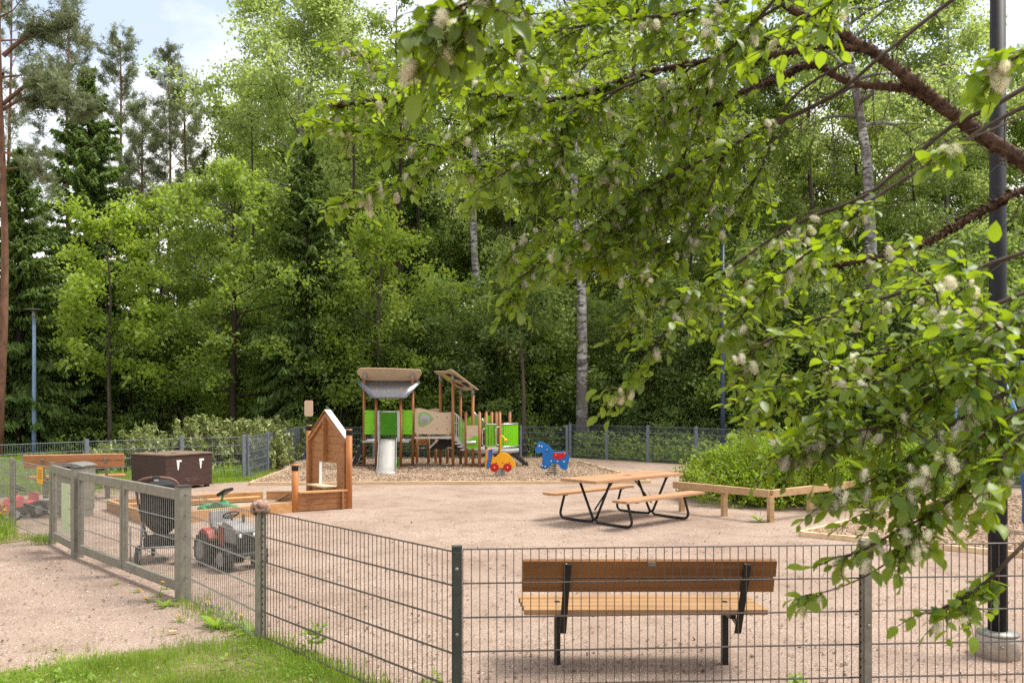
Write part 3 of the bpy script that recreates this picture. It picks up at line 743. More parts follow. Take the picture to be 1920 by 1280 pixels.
for k in range(5):
    v = .1 + .19 * k; p = la0.lerp(la1, v); q = lb0.lerp(lb1, v)
    MB().bar(p, q, .16, .03).build('ladder_step', 'steel', ps, .004)
# bridge
YB = 24.12
fp = [(733, 512), (765, 506), (800, 508), (850, 520), (900, 538), (960, 548), (1030, 550), (1112, 543), (1112, 768), (733, 766)]
bp = splate('bridge_panel', fp, YB, 'tan')
rim = [(775, 565), (790, 550), (815, 543), (850, 548), (885, 568), (910, 598), (915, 618), (900, 642), (870, 664), (830, 684), (800, 690), (780, 682), (770, 655), (768, 610)]
cxm, cym = 836, 617
MB().prism(outline(rim, YB - .014), (0, .012, 0)).build('window_frame', 'slat_green', bp, .003)
wn = MB(); ctr = S(838, 617, YB - .06); ring = outline([(cxm + (x - cxm) * .76, cym + (y - cym) * .76) for x, y in rim], YB - .018); mid_ = [ctr + (p - ctr) * .6 + V(0, .012, 0) for p in ring]
nr = len(ring)
wn.add(ring + mid_ + [ctr], [(i, (i + 1) % nr, nr + (i + 1) % nr, nr + i) for i in range(nr)] + [(nr + i, nr + (i + 1) % nr, 2 * nr) for i in range(nr)], True)
wn.build('bubble_window', 'bubble', bp)
for x, y in ((742, 522), (742, 757), (1100, 555), (1100, 757), (957, 596), (1057, 598), (957, 714), (1057, 714)):
    MB().lathe(S(x, y, YB), [(.016, 0), (.016, .004), (.008, .009)], 8, (0, -1, 0)).build('bolt', 'black', bp)
splate('bridge_panel', [(870, 522), (905, 513), (945, 511), (990, 516), (990, 770), (870, 770)], 25.15, 'tan')
a, b = S(733, 803, 24.1), S(1116, 803, 24.1)
MB().box(((a.x + b.x) / 2, 24.62, a.z), (b.x - a.x, 1.06, .045)).build('bridge_deck', 'steel', ps, .004)
splate('climbing_ramp', [(884, 912), (988, 818), (1112, 818), (1112, 862), (1040, 914)], 24.85, 'dark_board', .05)
MB().bar(S(880, 905, 24.8), S(968, 818, 24.8), .04, .05).build('ramp_edge', 'steel', ps, .004)
o = splate('play_panel', [(762, 790), (868, 790), (868, 876), (762, 876)], 25.3, 'tan')
splate('play_counter', [(776, 820), (800, 816), (848, 818), (848, 846), (776, 848)], 25.27, 'orange', .02, o)
for x0, x1, y in ((766, 880, 906), (1040, 1130, 905)): MB().tube([S(x0, y, 25.3), S(x1, y, 25.3)], .018, 8).build('cross_bar', 'steel', ps)
# tilted canopy with coloured panes
def Qray(x, y): 
    p = AT(770 + x / 9.143, 680 + y / 9.143, 1.0); return V(0, 0, CAM_H), (p - V(0, 0, CAM_H))
def QP(x, y, Y): return AT(770 + x / 9.143, 680 + y / 9.143, Y)
P0, P1, P2 = QP(400, 150, 25.3), QP(890, 480, 25.3), QP(670, 120, 23.75)
pn = (P1 - P0).cross(P2 - P0).normalized()
if pn.z < 0: pn = -pn
def onp(x, y, off=0):
    o_, d = Qray(x, y); k = (P0 + pn * off - o_).dot(pn) / d.dot(pn); return o_ + d * k
can = MB().prism([onp(x, y) for x, y in ((398, 150), (440, 146), (500, 148), (590, 146), (640, 128), (672, 119), (712, 126), (1162, 466), (1090, 462), (1000, 474), (900, 482), (878, 470), (520, 232), (470, 208))], pn * .02).build('canopy', 'tan', ps, .003)
for nm, pts in (('pane_yellow', [(570, 222), (590, 218), (640, 240), (706, 288), (695, 297), (640, 285), (600, 258)]), ('pane_green', [(575, 192), (640, 182), (720, 205), (890, 296), (880, 302), (770, 282), (640, 222)]),
                ('pane_red', [(742, 336), (780, 340), (860, 372), (926, 410), (880, 414), (800, 388)]), ('pane_purple', [(850, 330), (920, 330), (985, 358), (1012, 400), (1008, 426), (960, 408), (900, 372)])):
    MB().prism([onp(x, y, -.004) for x, y in pts], -pn * .004).build('canopy_pane', nm, can)
# stairs
for k in range(4):
    v = (k + .5) / 4; p = S(1130, 810, 24.4).lerp(S(1240, 930, 24.4), v)
    MB().box((p.x, 24.45, p.z), (.16, .8, .035)).build('stair_step', 'steel', ps, .003)
splate('stair_stringer', [(1118, 768), (1136, 770), (1236, 868), (1236, 916), (1118, 802)], 24.0, 'grey_plastic', .03)
splate('stair_stringer', [(1118, 768), (1136, 770), (1236, 868), (1236, 916), (1118, 802)], 24.85, 'grey_plastic', .03)
splate('stair_riser', [(1165, 796), (1233, 796), (1233, 862), (1200, 830)], 24.45, 'grey_plastic', .02)
for (x0, y0), (x1, y1), Y, sx in (((1122, 553), (1234, 652), 24.0, 1), ((1322, 550), (1376, 602), 24.9, 0), ((1400, 616), (1440, 655), 24.6, 0)):
    a, b = S(x0, y0, Y), S(x1, y1, Y)
    MB().tube([a, a.lerp(b, .1) + V(0, 0, .015), b], .022, 8).build('hand_rail', 'steel', ps)
    n = 6 if sx else 4
    for k in range(n):
        v = (k + .5) / n; p = a.lerp(b, v); w_ = .016 if (sx and k in (1, 2)) else .042
        zb = S(x0 + (x1 - x0) * v, (780 + 95 * v) if sx else 760, Y).z
        MB().box((p.x, Y, (p.z + zb) / 2), (w_, .014, p.z - zb - .02)).build('baluster', 'steel' if w_ < .02 else 'slat_green', ps, .002)
a, b = S(1128, 655, 23.99), S(1162, 655, 23.99); MB().tube([a, b], .014, 8).build('grab_bar', 'steel', ps)
# low round deck with slatted barrier
dc = S(1510, 930, 24.72); dc.z = S(1510, 918, 23.98).z; dr = .775
MB().lathe((dc.x, dc.y, dc.z - .12), [(dr, 0), (dr, .10), (dr - .02, .12)], 48).build('round_deck', 'grey_plastic', ps)
zb, zt = S(1640, 893, 24.0).z, S(1640, 668, 24.0).z
def arc(t0, t1, n=14, r=.745): return [V(dc.x + r * math.cos(R(t0 + (t1 - t0) * k / n)), dc.y + r * math.sin(R(t0 + (t1 - t0) * k / n)), 0) for k in range(n + 1)]
for t0, t1 in ((-102, -80), (-69, 62)):
    for z, r_ in ((zt, .022), (zb, .02)):
        MB().tube([p + V(0, 0, z) for p in arc(t0, t1, 18)], r_, 8).build('barrier_rail', 'steel', ps)
    n = int(abs(t1 - t0) / 6.2)
    for k in range(n + 1):
        a_ = R(t0 + 1.5 + (t1 - t0 - 3) * k / n); c = V(dc.x + .745 * math.cos(a_), dc.y + .745 * math.sin(a_), (zb + zt) / 2)
        MB().box(c, (.066, .014, zt - zb - .03), a_ + PI / 2).build('barrier_slat', 'lime', ps, .002)
for x, y0, y1, Y in ((1415, 712, 884, 23.95), (1552, 694, 874, 23.85)):
    a, b = S(x + 26, y0, Y), S(x + 26, y1, Y)
    MB().tube([a, a + V(-.05, -.02, .0), a + V(-.085, -.02, -.05), b + V(-.085, -.02, .05), b + V(-.05, -.02, 0), b], .017, 8).build('grab_handle', 'steel', ps)
o = splate('counter_panel', [(1252, 680), (1372, 680), (1372, 912), (1252, 912)], 23.86, 'tan')
splate('hill_shape', [(1254, 910), (1254, 842), (1275, 815), (1300, 808), (1330, 784), (1350, 780), (1370, 795), (1370, 910)], 23.84, 'lime', .014, o)
MB().lathe(S(1252, 850, 23.80), [(.048, 0), (.05, .01), (.05, .25), (.04, .26)], 16, (1, 0, 0)).build('roller', 'steel', o)
splate('hill_panel', [(1262, 690), (1262, 612), (1290, 590), (1330, 584), (1330, 690)], 25.2, 'lime')
splate('hill_panel', [(1408, 680), (1408, 612), (1430, 596), (1465, 583), (1494, 583), (1494, 680)], 25.35, 'lime')
a, b = S(1720, 962, 24.6), S(1862, 1066, 24.6)
for dy in (-.28, .28):
    MB().bar(a + V(0, dy, 0), b + V(0, dy, -.03), .035, .10).build('ramp_stringer', 'dark_board', ps, .005)
for k in range(4):
    p = a.lerp(b, .15 + .22 * k); MB().box(p + V(0, 0, .02), (.1, .52, .03)).build('ramp_tread', 'dark_board', ps, .003)
for x in (1775, 1836):
    p = S(x, 1020, 24.32); MB().tube([(p.x, p.y, -.1), (p.x, p.y, .32 if x < 1800 else .2)], .017, 8).build('ramp_leg', 'steel', ps)

# ================================================================== playhouse and sandpit
PL, PR, PS = V(-3.97, 16.7, 0), V(-2.94, 15.4, 0), V(-3.79, 14.9, 0)
wd = (PR - PL).normalized(); wn_ = V(wd.y, -wd.x, 0)
if wn_.y > 0: wn_ = -wn_                      # towards the camera
def Hp(x, y, off=0):
    p = AT(540 + x / 5.567, 740 + y / 5.567, 1.0); d = p - V(0, 0, CAM_H); q = PL + wn_ * off
    k = (q - V(0, 0, CAM_H)).dot(wn_) / d.dot(wn_); return V(0, 0, CAM_H) + d * k
ph = thing('playhouse_front', 'wooden playhouse gable with window hole and post, by the sandpit', 'playhouse', V(-3.4, 15.9, 0), world=True)
def clip(poly, z0, z1):
    def half(P, f):
        out = []
        for i in range(len(P)):
            a, b = P[i], P[(i + 1) % len(P)]; fa, fb = f(a), f(b)
            if fa >= 0: out.append(a)
            if (fa >= 0) != (fb >= 0): out.append(a.lerp(b, fa / (fa - fb)))
        return out
    P = half(poly, lambda p: p.z - z0)
    return half(P, lambda p: z1 - p.z) if P else P
wl = Hp(330, 800); wr = Hp(508, 800); zs, zw = Hp(330, 938).z, Hp(330, 690).z
def wp(t, z): 
    p = PL + wd * t; return V(p.x, p.y, z)
tl, tr, t1w = (wl - PL).dot(wd), (wr - PL).dot(wd), (PR - PL).length - .06
apx = Hp(405, 160); ta = (apx - PL).dot(wd); ze = 1.235; za = apx.z - .03; te = .07
walls = [[wp(te, .0), wp(tl, .0), wp(tl, zw), wp(te, zw)], [wp(tr, .0), wp(t1w, .0), wp(t1w, zw), wp(tr, zw)], [wp(tl, 0), wp(tr, 0), wp(tr, zs), wp(tl, zs)],
         [wp(te, zw), wp(t1w, zw), wp(t1w, ze), wp(ta, za), wp(te, ze)]]
m = MB(); hb = .142
for poly in walls:
    for k in range(14):
        c = clip(poly, k * hb + .003, (k + 1) * hb - .003)
        if len(c) > 2: m.prism(c, -wn_ * .03)
m.build('plank_wall', 'house_wood', ph, .002)
def hb_(a, b, w=.06, th=.03, mat='house_wood', name='batten', off=0.0):
    return MB().bar(a + wn_ * (th / 2 + .002 + off), b + wn_ * (th / 2 + .002 + off), th, w, V(0, 0, 1) if abs((b - a).normalized().z) < .9 else wd).build(name, mat, ph, .003)
hb_(wp(te + .035, .05), wp(te + .035, ze - .05), .03, .07); hb_(wp(t1w - .03, .05), wp(t1w - .03, ze - .05), .03, .06); hb_(wp(ta, zw + .01), wp(ta, za - .1), .03, .08)
rd1 = (wp(ta, za) - wp(te, ze)).normalized(); rd2 = (wp(ta, za) - wp(t1w, ze)).normalized()
hb_(wp(te, ze - .05), wp(ta, za - .06), .07, .035, off=.002); hb_(wp(t1w, ze - .05), wp(ta, za - .06), .07, .035, off=.002)
for a, nm, mt in ((wp(te - .03, ze - .02), 'house_wood', 'house_wood'), (wp(t1w + .0, ze + .01), 'white', 'white')):
    bpt = wp(ta, za + .025); up = (bpt - a).normalized().cross(wn_)
    if up.z < 0: up = -up
    MB().bar(a - wn_ * .01 + up * .012, bpt - wn_ * .01 + up * .012, .12, .022, up).build('roof_board', mt, ph, .003)
MB().bar(wp(tl - .14, zs + .012) + wn_ * .1, wp(tr, zs + .012) + wn_ * .1, .26, .025).build('window_sill', 'border_wood', ph, .004)
MB().box(tuple(wp(tl - .004, (zs + zw) / 2) - wn_ * .02), (.012, .05, zw - zs), axes=(wd, wn_, V(0, 0, 1))).build('window_jamb', 'white', ph)
def hpost(p, h, r=.056):
    o = MB().cyl((p.x, p.y, -.2), r, h + .2, 18).build('post', 'house_post', ph)
    MB().lathe((p.x, p.y, h - .02), [(r + .004, -.09), (r + .004, .0), (r - .004, .012)], 18).build('post_cap', 'black', o); return o
hpost(PR, 1.43); hpost(PS, .83); o = hpost(PL, 1.47)
MB().bar((PL.x, PL.y - .02, 1.45), (PL.x, PL.y - .02, 1.66), .03, .02, (0, 1, 0)).build('board_bracket', 'black', o)
bw, bh, bz = .165, .31, 1.79; m = MB(); pts = []
for cx_, cz_, a0 in ((1, 1, 0), (-1, 1, 90), (-1, -1, 180), (1, -1, 270)):
    for k in range(4): a_ = R(a0 + 30 * k); pts.append(V(PL.x + cx_ * (bw / 2 - .03) + .03 * math.cos(a_), PL.y - .045, bz + cz_ * (bh / 2 - .03) + .03 * math.sin(a_)))
m.prism(pts, (0, .018, 0)).build('tan_board', 'tan', o, .003)
wv = (PR - PS).normalized(); wvn = V(wv.y, -wv.x, 0)
for k in range(3): MB().bar(PS + wv * .05 + V(0, 0, .06 + .1 * k), PR - wv * .05 + V(0, 0, .06 + .1 * k), .035, .094).build('low_wall_plank', 'house_wood', ph, .003)
MB().bar(PR - wv * .14 + wvn * .03 + V(0, 0, .0), PR - wv * .14 + wvn * .03 + V(0, 0, .31), .1, .03, wv).build('batten', 'house_wood', ph, .003)
n_ = 8; top = [PS + wv * .06 + (PR - PS - wv * .1) * (k / n_) + wvn * (.05 + .035 * math.sin(PI * k / n_)) for k in range(n_ + 1)]
bot = [PS + wv * .06 + (PR - PS - wv * .1) * (k / n_) - wvn * .12 for k in range(n_ + 1)]
MB().prism([V(p.x, p.y, .315) for p in top + bot[::-1]], (0, 0, .03)).build('ledge', 'beam_wood', ph, .004)
# sandpit
sz = .17
A_, B_, C_, D_, E_ = G(202, 937, sz), G(501, 921, sz), PL + V(-.12, -.1, 0), PS + V(-.06, -.02, 0), G(286, 965, sz)
sb = thing('sandpit', 'wooden sandpit of long pale beams joined to the playhouse', 'sandpit', (A_ + D_) / 2 * 1.0, world=True)
ORG[sb] = tuple((A_ + D_) / 2); sb.location = (A_ + D_) / 2
for a, b_ in ((D_, E_), (E_, A_), (A_, B_), (B_, C_)):
    a, b_ = V(a.x, a.y, 0), V(b_.x, b_.y, 0); d = (b_ - a).normalized()
    MB().bar(a + d * .0 + V(0, 0, .06), b_ - d * .09 + V(0, 0, .06), .09, .24).build('beam', 'beam_wood', sb, .005)
cen = V((A_.x + B_.x + C_.x + D_.x + E_.x) / 5, (A_.y + B_.y + C_.y + D_.y + E_.y) / 5, 0)
for a, b_ in ((A_, B_), (B_, C_)):
    d = (b_ - a).normalized(); n = V(-d.y, d.x, 0)
    if n.dot(cen - a) < 0: n = -n
    o_ = n * .24; MB().bar(V(a.x, a.y, .10) + o_ + d * .3, V(b_.x, b_.y, .10) + o_ - d * .2, .22, .03).build('seat_plank', 'beam_wood', sb, .004)
poly = [V(p.x, p.y, .02) for p in (A_, B_, C_, D_, E_)]
MAT['sand'] = mk('pit_sand', (176, 156, 136), (140, 122, 104), 24, .95, 0, .4)
tag(MB().sheet(poly).build('sand', 'sand'), kind='structure')

# ================================================================== spring riders
def spring(t, c, r0, r1, h):
    pts = []
    for k in range(5 * 14 + 1):
        a = 2 * PI * k / 14; v = k / 70; r = r0 + (r1 - r0) * v; pts.append(V(c.x + r * math.cos(a), c.y + r * math.sin(a), .05 + (h - .05) * v))
    MB().tube(pts, .014, 7).build('spring', 'galv', t)
    MB().lathe((c.x, c.y, .02), [(.2, 0), (.2, .03), (.15, .04)], 24).build('base_plate', 'galv', t)
def Z2(x, y, Y): return AT(900 + x / 10.667, 800 + y / 10.667, Y)
hc = G(900 + 1440 / 10.667, 800 + 1000 / 10.667)
hr = thing('spring_rider', 'blue horse shaped spring rider with a red saddle', 'spring rider', hc, world=True)
ho = [(1155, 302), (1185, 296), (1218, 298), (1260, 308), (1305, 326), (1350, 354), (1395, 392), (1428, 425), (1455, 462), (1476, 498), (1530, 512), (1600, 510), (1660, 500), (1705, 500), (1745, 520), (1772, 556), (1784, 600), (1776, 660), (1756, 725), (1750, 790), (1742, 838), (1722, 857), (1690, 857), (1640, 838), (1602, 815), (1590, 785), (1568, 750), (1540, 735), (1490, 728), (1440, 735), (1412, 752), (1395, 780), (1360, 818), (1325, 838), (1285, 842), (1240, 832), (1208, 812), (1214, 785), (1236, 750), (1250, 690), (1256, 620), (1252, 560), (1244, 528), (1225, 512), (1170, 518), (1128, 508), (1106, 480), (1102, 445), (1118, 405), (1146, 375), (1152, 340)]
YH = hc.y
for dy in (-.11, .09): MB().prism([Z2(x, y, YH) + V(0, dy, 0) for x, y in ho], (0, .022, 0)).build('horse_panel', 'blue', hr, .004)
sa = [(1470, 500), (1540, 513), (1620, 513), (1690, 498), (1718, 515), (1712, 552), (1680, 600), (1640, 628), (1590, 645), (1530, 636), (1480, 622), (1450, 600), (1460, 550)]
for dy, th in ((-.111, -.016), (.113, .016)): MB().prism([Z2(x, y, YH) + V(0, dy, 0) for x, y in sa], (0, th, 0)).build('saddle', 'red', hr, .003)
a = Z2(1600, 512, YH); MB().box((a.x, YH, a.z), (.26, .17, .03)).build('seat', 'blue', hr, .008)
a = Z2(1330, 458, YH); MB().tube([a + V(0, -.28, 0), a + V(0, .28, 0)], .015, 8).build('handle', 'black', hr)
a = Z2(1270, 780, YH); MB().tube([a + V(0, -.24, 0), a + V(0, .24, 0)], .016, 8).build('foot_rest', 'black', hr)
a = Z2(1500, 745, YH); MB().box((a.x, YH, a.z + .02), (.22, .17, .03)).build('spring_mount', 'galv', hr, .004)
for x, y, mt in ((1182, 374, 'white'), (1230, 386, 'white'), (1332, 458, 'white'), (1420, 676, 'white'), (1548, 680, 'white'), (1674, 686, 'white'), (1246, 772, 'white'), (1296, 787, 'white'), (1508, 553, 'orange'), (1684, 532, 'orange')):
    MB().lathe(Z2(x, y, YH) + V(0, -.110 - (.016 if mt == 'orange' else 0), 0), [(.021, 0), (.021, .006), (.012, .014)], 12, (0, -1, 0)).build('bolt_cap', mt, hr)
spring(hr, hc, .135, .095, Z2(1500, 750, YH).z)
cc = G(900 + 400 / 10.667, 800 + 1040 / 10.667); YC = cc.y
cr = thing('spring_rider', 'yellow car shaped spring rider with red wheels and horn', 'spring rider', cc, world=True)
co_ = [(212, 820), (214, 740), (228, 640), (248, 560), (258, 566), (270, 588), (292, 598), (322, 588), (350, 562), (385, 530), (425, 514), (470, 512), (520, 524), (570, 548), (620, 592), (660, 648), (690, 706), (704, 748), (698, 782), (672, 800), (640, 806), (380, 814)]
for dy in (-.11, .09): MB().prism([Z2(x, y, YC) + V(0, dy, 0) for x, y in co_], (0, .022, 0)).build('car_panel', 'yellow', cr, .004)
fp_ = [(100, 812), (96, 740), (104, 620), (122, 520), (142, 432), (166, 432), (176, 445), (166, 520), (150, 640), (132, 740), (124, 818)]
MB().prism([Z2(x, y, YC) + V(0, .0, 0) for x, y in fp_], (0, .03, 0)).build('front_panel', 'yellow', cr, .004)
lp_ = [(176, 440), (260, 446), (244, 530), (216, 650), (204, 740), (190, 824), (130, 818), (146, 720), (164, 600), (168, 500)]
MB().prism([Z2(x, y, YC) + V(0, -.16, 0) for x, y in lp_], (0, .022, 0)).build('leg_shield', 'blue', cr, .004)
for x, r_ in ((290, 86), (550, 84)):
    for dy, ax_ in ((-.112, -1), (.113, 1)):
        o = MB().lathe(Z2(x, 803, YC) + V(0, dy, 0), [(r_ / 803, 0), (r_ / 803, .016), (r_ / 803 - .01, .022)], 28, (0, ax_, 0)).build('wheel', 'red', cr)
        MB().lathe(Z2(x, 803, YC) + V(0, dy + ax_ * .022, 0), [(.022, 0), (.022, .006), (.012, .014)], 12, (0, ax_, 0)).build('hub', 'yellow', o)
hp0, hp1 = Z2(412, 524, YC), Z2(412, 176, YC)
hn = MB().box((hp0.x, YC - .05, (hp0.z + hp1.z) / 2), (.03, .022, hp1.z - hp0.z)).build('horn_post', 'yellow', cr, .003)
MB().tube([Z2(412, 176, YC - .05), Z2(440, 176, YC - .05), Z2(465, 196, YC - .05), Z2(490, 235, YC - .05), Z2(512, 262, YC - .06), Z2(522, 285, YC - .07)], [.016, .017, .018, .022, .034, .056], 14).build('horn', 'yellow', hn)
a = Z2(330, 585, YC); MB().box((a.x, YC, a.z), (.24, .19, .03)).build('seat', 'black', cr, .008)
a = Z2(230, 460, YC); MB().tube([a + V(0, -.26, 0), a + V(0, .26, 0)], .015, 8).build('handle', 'black', cr)
for x, y, dy in ((212, 455, -.16), (186, 640, -.16), (160, 815, -.16), (325, 710, -.11), (458, 710, -.11), (590, 710, -.11)): MB().lathe(Z2(x, y, YC) + V(0, dy, 0), [(.018, 0), (.018, .006), (.01, .012)], 10, (0, -1, 0)).build('bolt_cap', 'red', cr)
a = Z2(400, 815, YC); MB().box((a.x, YC, a.z + .015), (.22, .17, .03)).build('spring_mount', 'galv', cr, .004)
spring(cr, cc, .14, .10, Z2(400, 815, YC).z)

# ================================================================== toys, pushchair, cloth
def wheel(t, c, r, w, mat='black_rubber', rim='toy_grey'):
    o = MB().lathe((c[0], c[1] - w / 2, c[2]), [(r * .62, 0), (r * .9, .004), (r, w * .22), (r, w * .78), (r * .9, w - .004), (r * .62, w)], 22, (0, 1, 0)).build('wheel', mat, t)
    m = MB()
    for k in range(14):
        a = 2 * PI * k / 14; q = V(c[0] + math.cos(a) * (r + .002), c[1], c[2] + math.sin(a) * (r + .002))
        m.box(q, (.018, w * .86, .016), axes=(V(math.cos(a), 0, math.sin(a)), V(0, 1, 0), V(-math.sin(a), 0, math.cos(a))))
    m.build('tread', mat, o)
    MB().lathe((c[0], c[1] - w / 2 - .003, c[2]), [(r * .58, 0), (r * .6, .01), (r * .3, .02), (r * .3, w - .01), (r * .6, w - .004), (r * .58, w + .006)], 18, (0, 1, 0)).build('rim', rim, o)
def side(t, name, pts, w, mat, bev=.01, y0=0):
    return MB().prism([V(x, y0 - w / 2, z) for x, z in pts], (0, w, 0)).build(name, mat, t, bev)
def steer(t, p, r, mat='black'):
    p = V(*p); ax = V(-.5, 0, .85).normalized(); a = V(0, 1, 0); b = ax.cross(a)
    o = MB().tube([p + (a * math.cos(k * PI / 10) + b * math.sin(k * PI / 10)) * r for k in range(21)], .012, 7, False).build('steering_wheel', mat, t)
    m = MB()
    for k in range(3): m.tube([p, p + (a * math.cos(k * 2.1) + b * math.sin(k * 2.1)) * r], .009, 6)
    m.tube([p, p - ax * .16], .013, 8); m.build('steering_column', mat, o)
# red and grey pedal tractor
t = thing('toy_tractor', 'dusty red and grey pedal tractor parked inside the fence', 'toy tractor', (-3.33, 10.08, 0), R(-46))
side(t, 'bonnet', [(.02, .30), (.02, .50), (.08, .545), (.30, .51), (.385, .47), (.40, .44), (.40, .30)], .25, 'toy_grey', .015)
for s_ in (-1, 1): side(t, 'red_cheek', [(-.02, .26), (-.02, .50), (.10, .47), (.15, .26)], .012, 'toy_red', .003, s_ * .133)
side(t, 'grille', [(.402, .25), (.402, .44), (.425, .43), (.43, .25)], .24, 'dark_grey', .006)
m = MB()
for k in range(5): m.box((.432, 0, .27 + .034 * k), (.006, .2, .01))
m.build('grille_bar', 'black', t)
for s_ in (-1, 1): MB().lathe((.428, s_ * .085, .405), [(.024, 0), (.024, .006), (.015, .01)], 12, (1, 0, 0)).build('headlight', 'white', t)
side(t, 'bumper', [(.38, .15), (.38, .21), (.47, .21), (.47, .17)], .3, 'dark_grey', .01)
side(t, 'chassis', [(-.32, .17), (-.32, .28), (.40, .28), (.40, .2), (.1, .15)], .16, 'dark_grey', .01)
for s_ in (-1, 1):
    side(t, 'mudguard', [(-.36, .30), (-.33, .40), (-.24, .44), (-.12, .42), (-.04, .34), (-.04, .30), (-.13, .36), (-.24, .385), (-.31, .35)], .13, 'toy_red', .006, s_ * .17)
    wheel(t, (-.22, s_ * .21, .19), .19, .13); wheel(t, (.30, s_ * .21, .145), .145, .11)
side(t, 'seat', [(-.28, .40), (-.30, .62), (-.26, .64), (-.22, .47), (-.03, .45), (-.03, .40)], .26, 'toy_grey', .02)
steer(t, (.02, 0, .60), .085, 'dark_grey')
MB().tube([(.2, .07, .5), (.2, .07, .62)], .015, 8).build('exhaust', 'black', t)
# faded red tricycle tractor with trailer on the far left
t = thing('toy_tractor', 'faded red pedal tractor with grey trailer by the far left fence', 'toy tractor', (-8.15, 14.1, 0), R(-112))
side(t, 'bonnet', [(-.02, .18), (-.04, .36), (.05, .40), (.20, .33), (.26, .24), (.26, .18)], .17, 'toy_pink', .02)
side(t, 'loader_bucket', [(.26, .10), (.24, .25), (.29, .27), (.34, .12), (.33, .09)], .33, 'toy_pink', .012)
side(t, 'chassis', [(-.3, .12), (-.3, .2), (.28, .2), (.28, .12)], .14, 'dark_grey', .01)
side(t, 'seat', [(-.28, .22), (-.32, .40), (-.28, .42), (-.23, .27), (-.08, .26), (-.08, .22)], .2, 'toy_pink', .015)
for s_ in (-1, 1): wheel(t, (-.2, s_ * .17, .13), .13, .09); wheel(t, (.2, s_ * .17, .10), .10, .08, 'black_rubber')
steer(t, (.0, 0, .50), .1, 'black')
side(t, 'trailer', [(-.78, .13), (-.80, .26), (-.40, .26), (-.42, .13)], .26, 'toy_grey', .012)
for s_ in (-1, 1): wheel(t, (-.6, s_ * .16, .08), .08, .06)
MB().tube([(-.42, 0, .15), (-.28, 0, .15)], .014, 6).build('tow_bar', 'black', t)
# green ride-on in the sandpit
t = thing('toy_car', 'green ride-on toy with a black handle lying in the sandpit', 'ride-on toy', (-4.98, 14.55, .02), R(-12))
side(t, 'body', [(-.36, .05), (-.37, .10), (-.28, .155), (-.12, .15), (-.05, .2), (.06, .22), (.13, .16), (.30, .13), (.38, .07), (.36, .05)], .24, 'toy_green', .025)
for s_ in (-1, 1): 
    side(t, 'fender', [(-.32, .04), (-.33, .11), (-.26, .14), (-.18, .12), (-.16, .04)], .07, 'toy_green', .02, s_ * .145)
    wheel(t, (-.24, s_ * .15, .06), .06, .05); wheel(t, (.24, s_ * .13, .055), .055, .05)
MB().bar((.02, 0, .2), (.08, 0, .36), .03, .04, (0, 1, 0)).build('handle_stem', 'toy_green', t, .006)
MB().bar((.01, 0, .32), (.18, 0, .42), .26, .05, (0, 0, 1)).build('handle', 'black', t, .012)
# pushchair
t = thing('pushchair', 'black pushchair seen from behind, standing behind the double gate', 'pushchair', (-4.22, 10.25, 0), R(12))
for s_ in (-1, 1):
    wheel(t, (s_ * .0 + 0, 0, 0), .01, .01) if False else None
def swheel(x, y, r, w):
    o = MB().lathe((x - w / 2, y, r), [(r * .6, 0), (r * .92, .003), (r, w * .3), (r, w * .7), (r * .92, w - .003), (r * .6, w)], 20, (1, 0, 0)).build('wheel', 'black_rubber', t)
    MB().lathe((x - w / 2 - .002, y, r), [(r * .58, 0), (r * .5, .006), (r * .15, .012), (r * .15, w - .008), (r * .5, w), (r * .58, w + .004)], 16, (1, 0, 0)).build('rim', 'toy_grey', o)
for s_ in (-1, 1):
    swheel(s_ * .235, -.10, .115, .045); swheel(s_ * .18, .52, .09, .04)
    MB().tube([(s_ * .23, .50, .14), (s_ * .235, .2, .42), (s_ * .235, -.12, .78), (s_ * .23, -.20, .9)], .016, 8).build('frame_tube', 'dark_grey', t)
    MB().tube([(s_ * .215, -.10, .115), (s_ * .215, .02, .35), (s_ * .235, .16, .5)], .015, 8).build('rear_strut', 'toy_grey', t)
MB().tube([(-.20, -.1, .2), (.20, -.1, .2)], .013, 8).build('axle', 'toy_grey', t)
MB().tube([(-.20, -.0, .33), (.20, -.0, .33)], .011, 8).build('cross_tube', 'dark_grey', t)
n = 14
MB().tube([V(-.232 * math.cos(PI * k / n) , -.20 - .05 * math.sin(PI * k / n), .90 + .145 * math.sin(PI * k / n) ** .55) for k in range(n + 1)], .017, 10).build('handle', 'brown_grip', t)
MB().box((0, -.258, 1.045), (.085, .04, .035)).build('handle_grip', 'dark_grey', t, .008)
MB().box((0, -.262, 1.015), (.05, .01, .02)).build('tag', 'white', t, .002)
# rounded seat shell: rows across
m = MB(); rows = []
for k in range(12):
    v = k / 11; z = .955 - .62 * v; hw = .205 * (1 - max(0, (v - .55) / .45) ** 2.2 * .85); yb = -.13 + .20 * v
    rows.append([V(hw * math.sin(a), yb - .05 * math.cos(a) + .05, z) for a in (R(-90), R(-60), R(-30), 0, R(30), R(60), R(90))])
m.add([p for r_ in rows for p in r_], [(i * 7 + j, i * 7 + j + 1, i * 7 + 8 + j, i * 7 + 7 + j) for i in range(11) for j in range(6)], True)
o = m.build('seat_back', 'fabric_black', t); k_ = o.modifiers.new('thick', 'SOLIDIFY'); k_.thickness = .03
MB().ball((0, .08, .80), .235, 18, 10, (1, 1.1, .82)).build('hood', 'fabric_black', t)
m = MB(); m.prism([V(-.19, -.08, .19), V(.19, -.08, .19), V(.17, .42, .15), V(-.17, .42, .15)], (0, 0, .14)); m.build('basket', 'fabric_black', t, .03)
MB().box((0, .3, .5), (.34, .4, .05)).build('seat', 'fabric_black', t, .02)
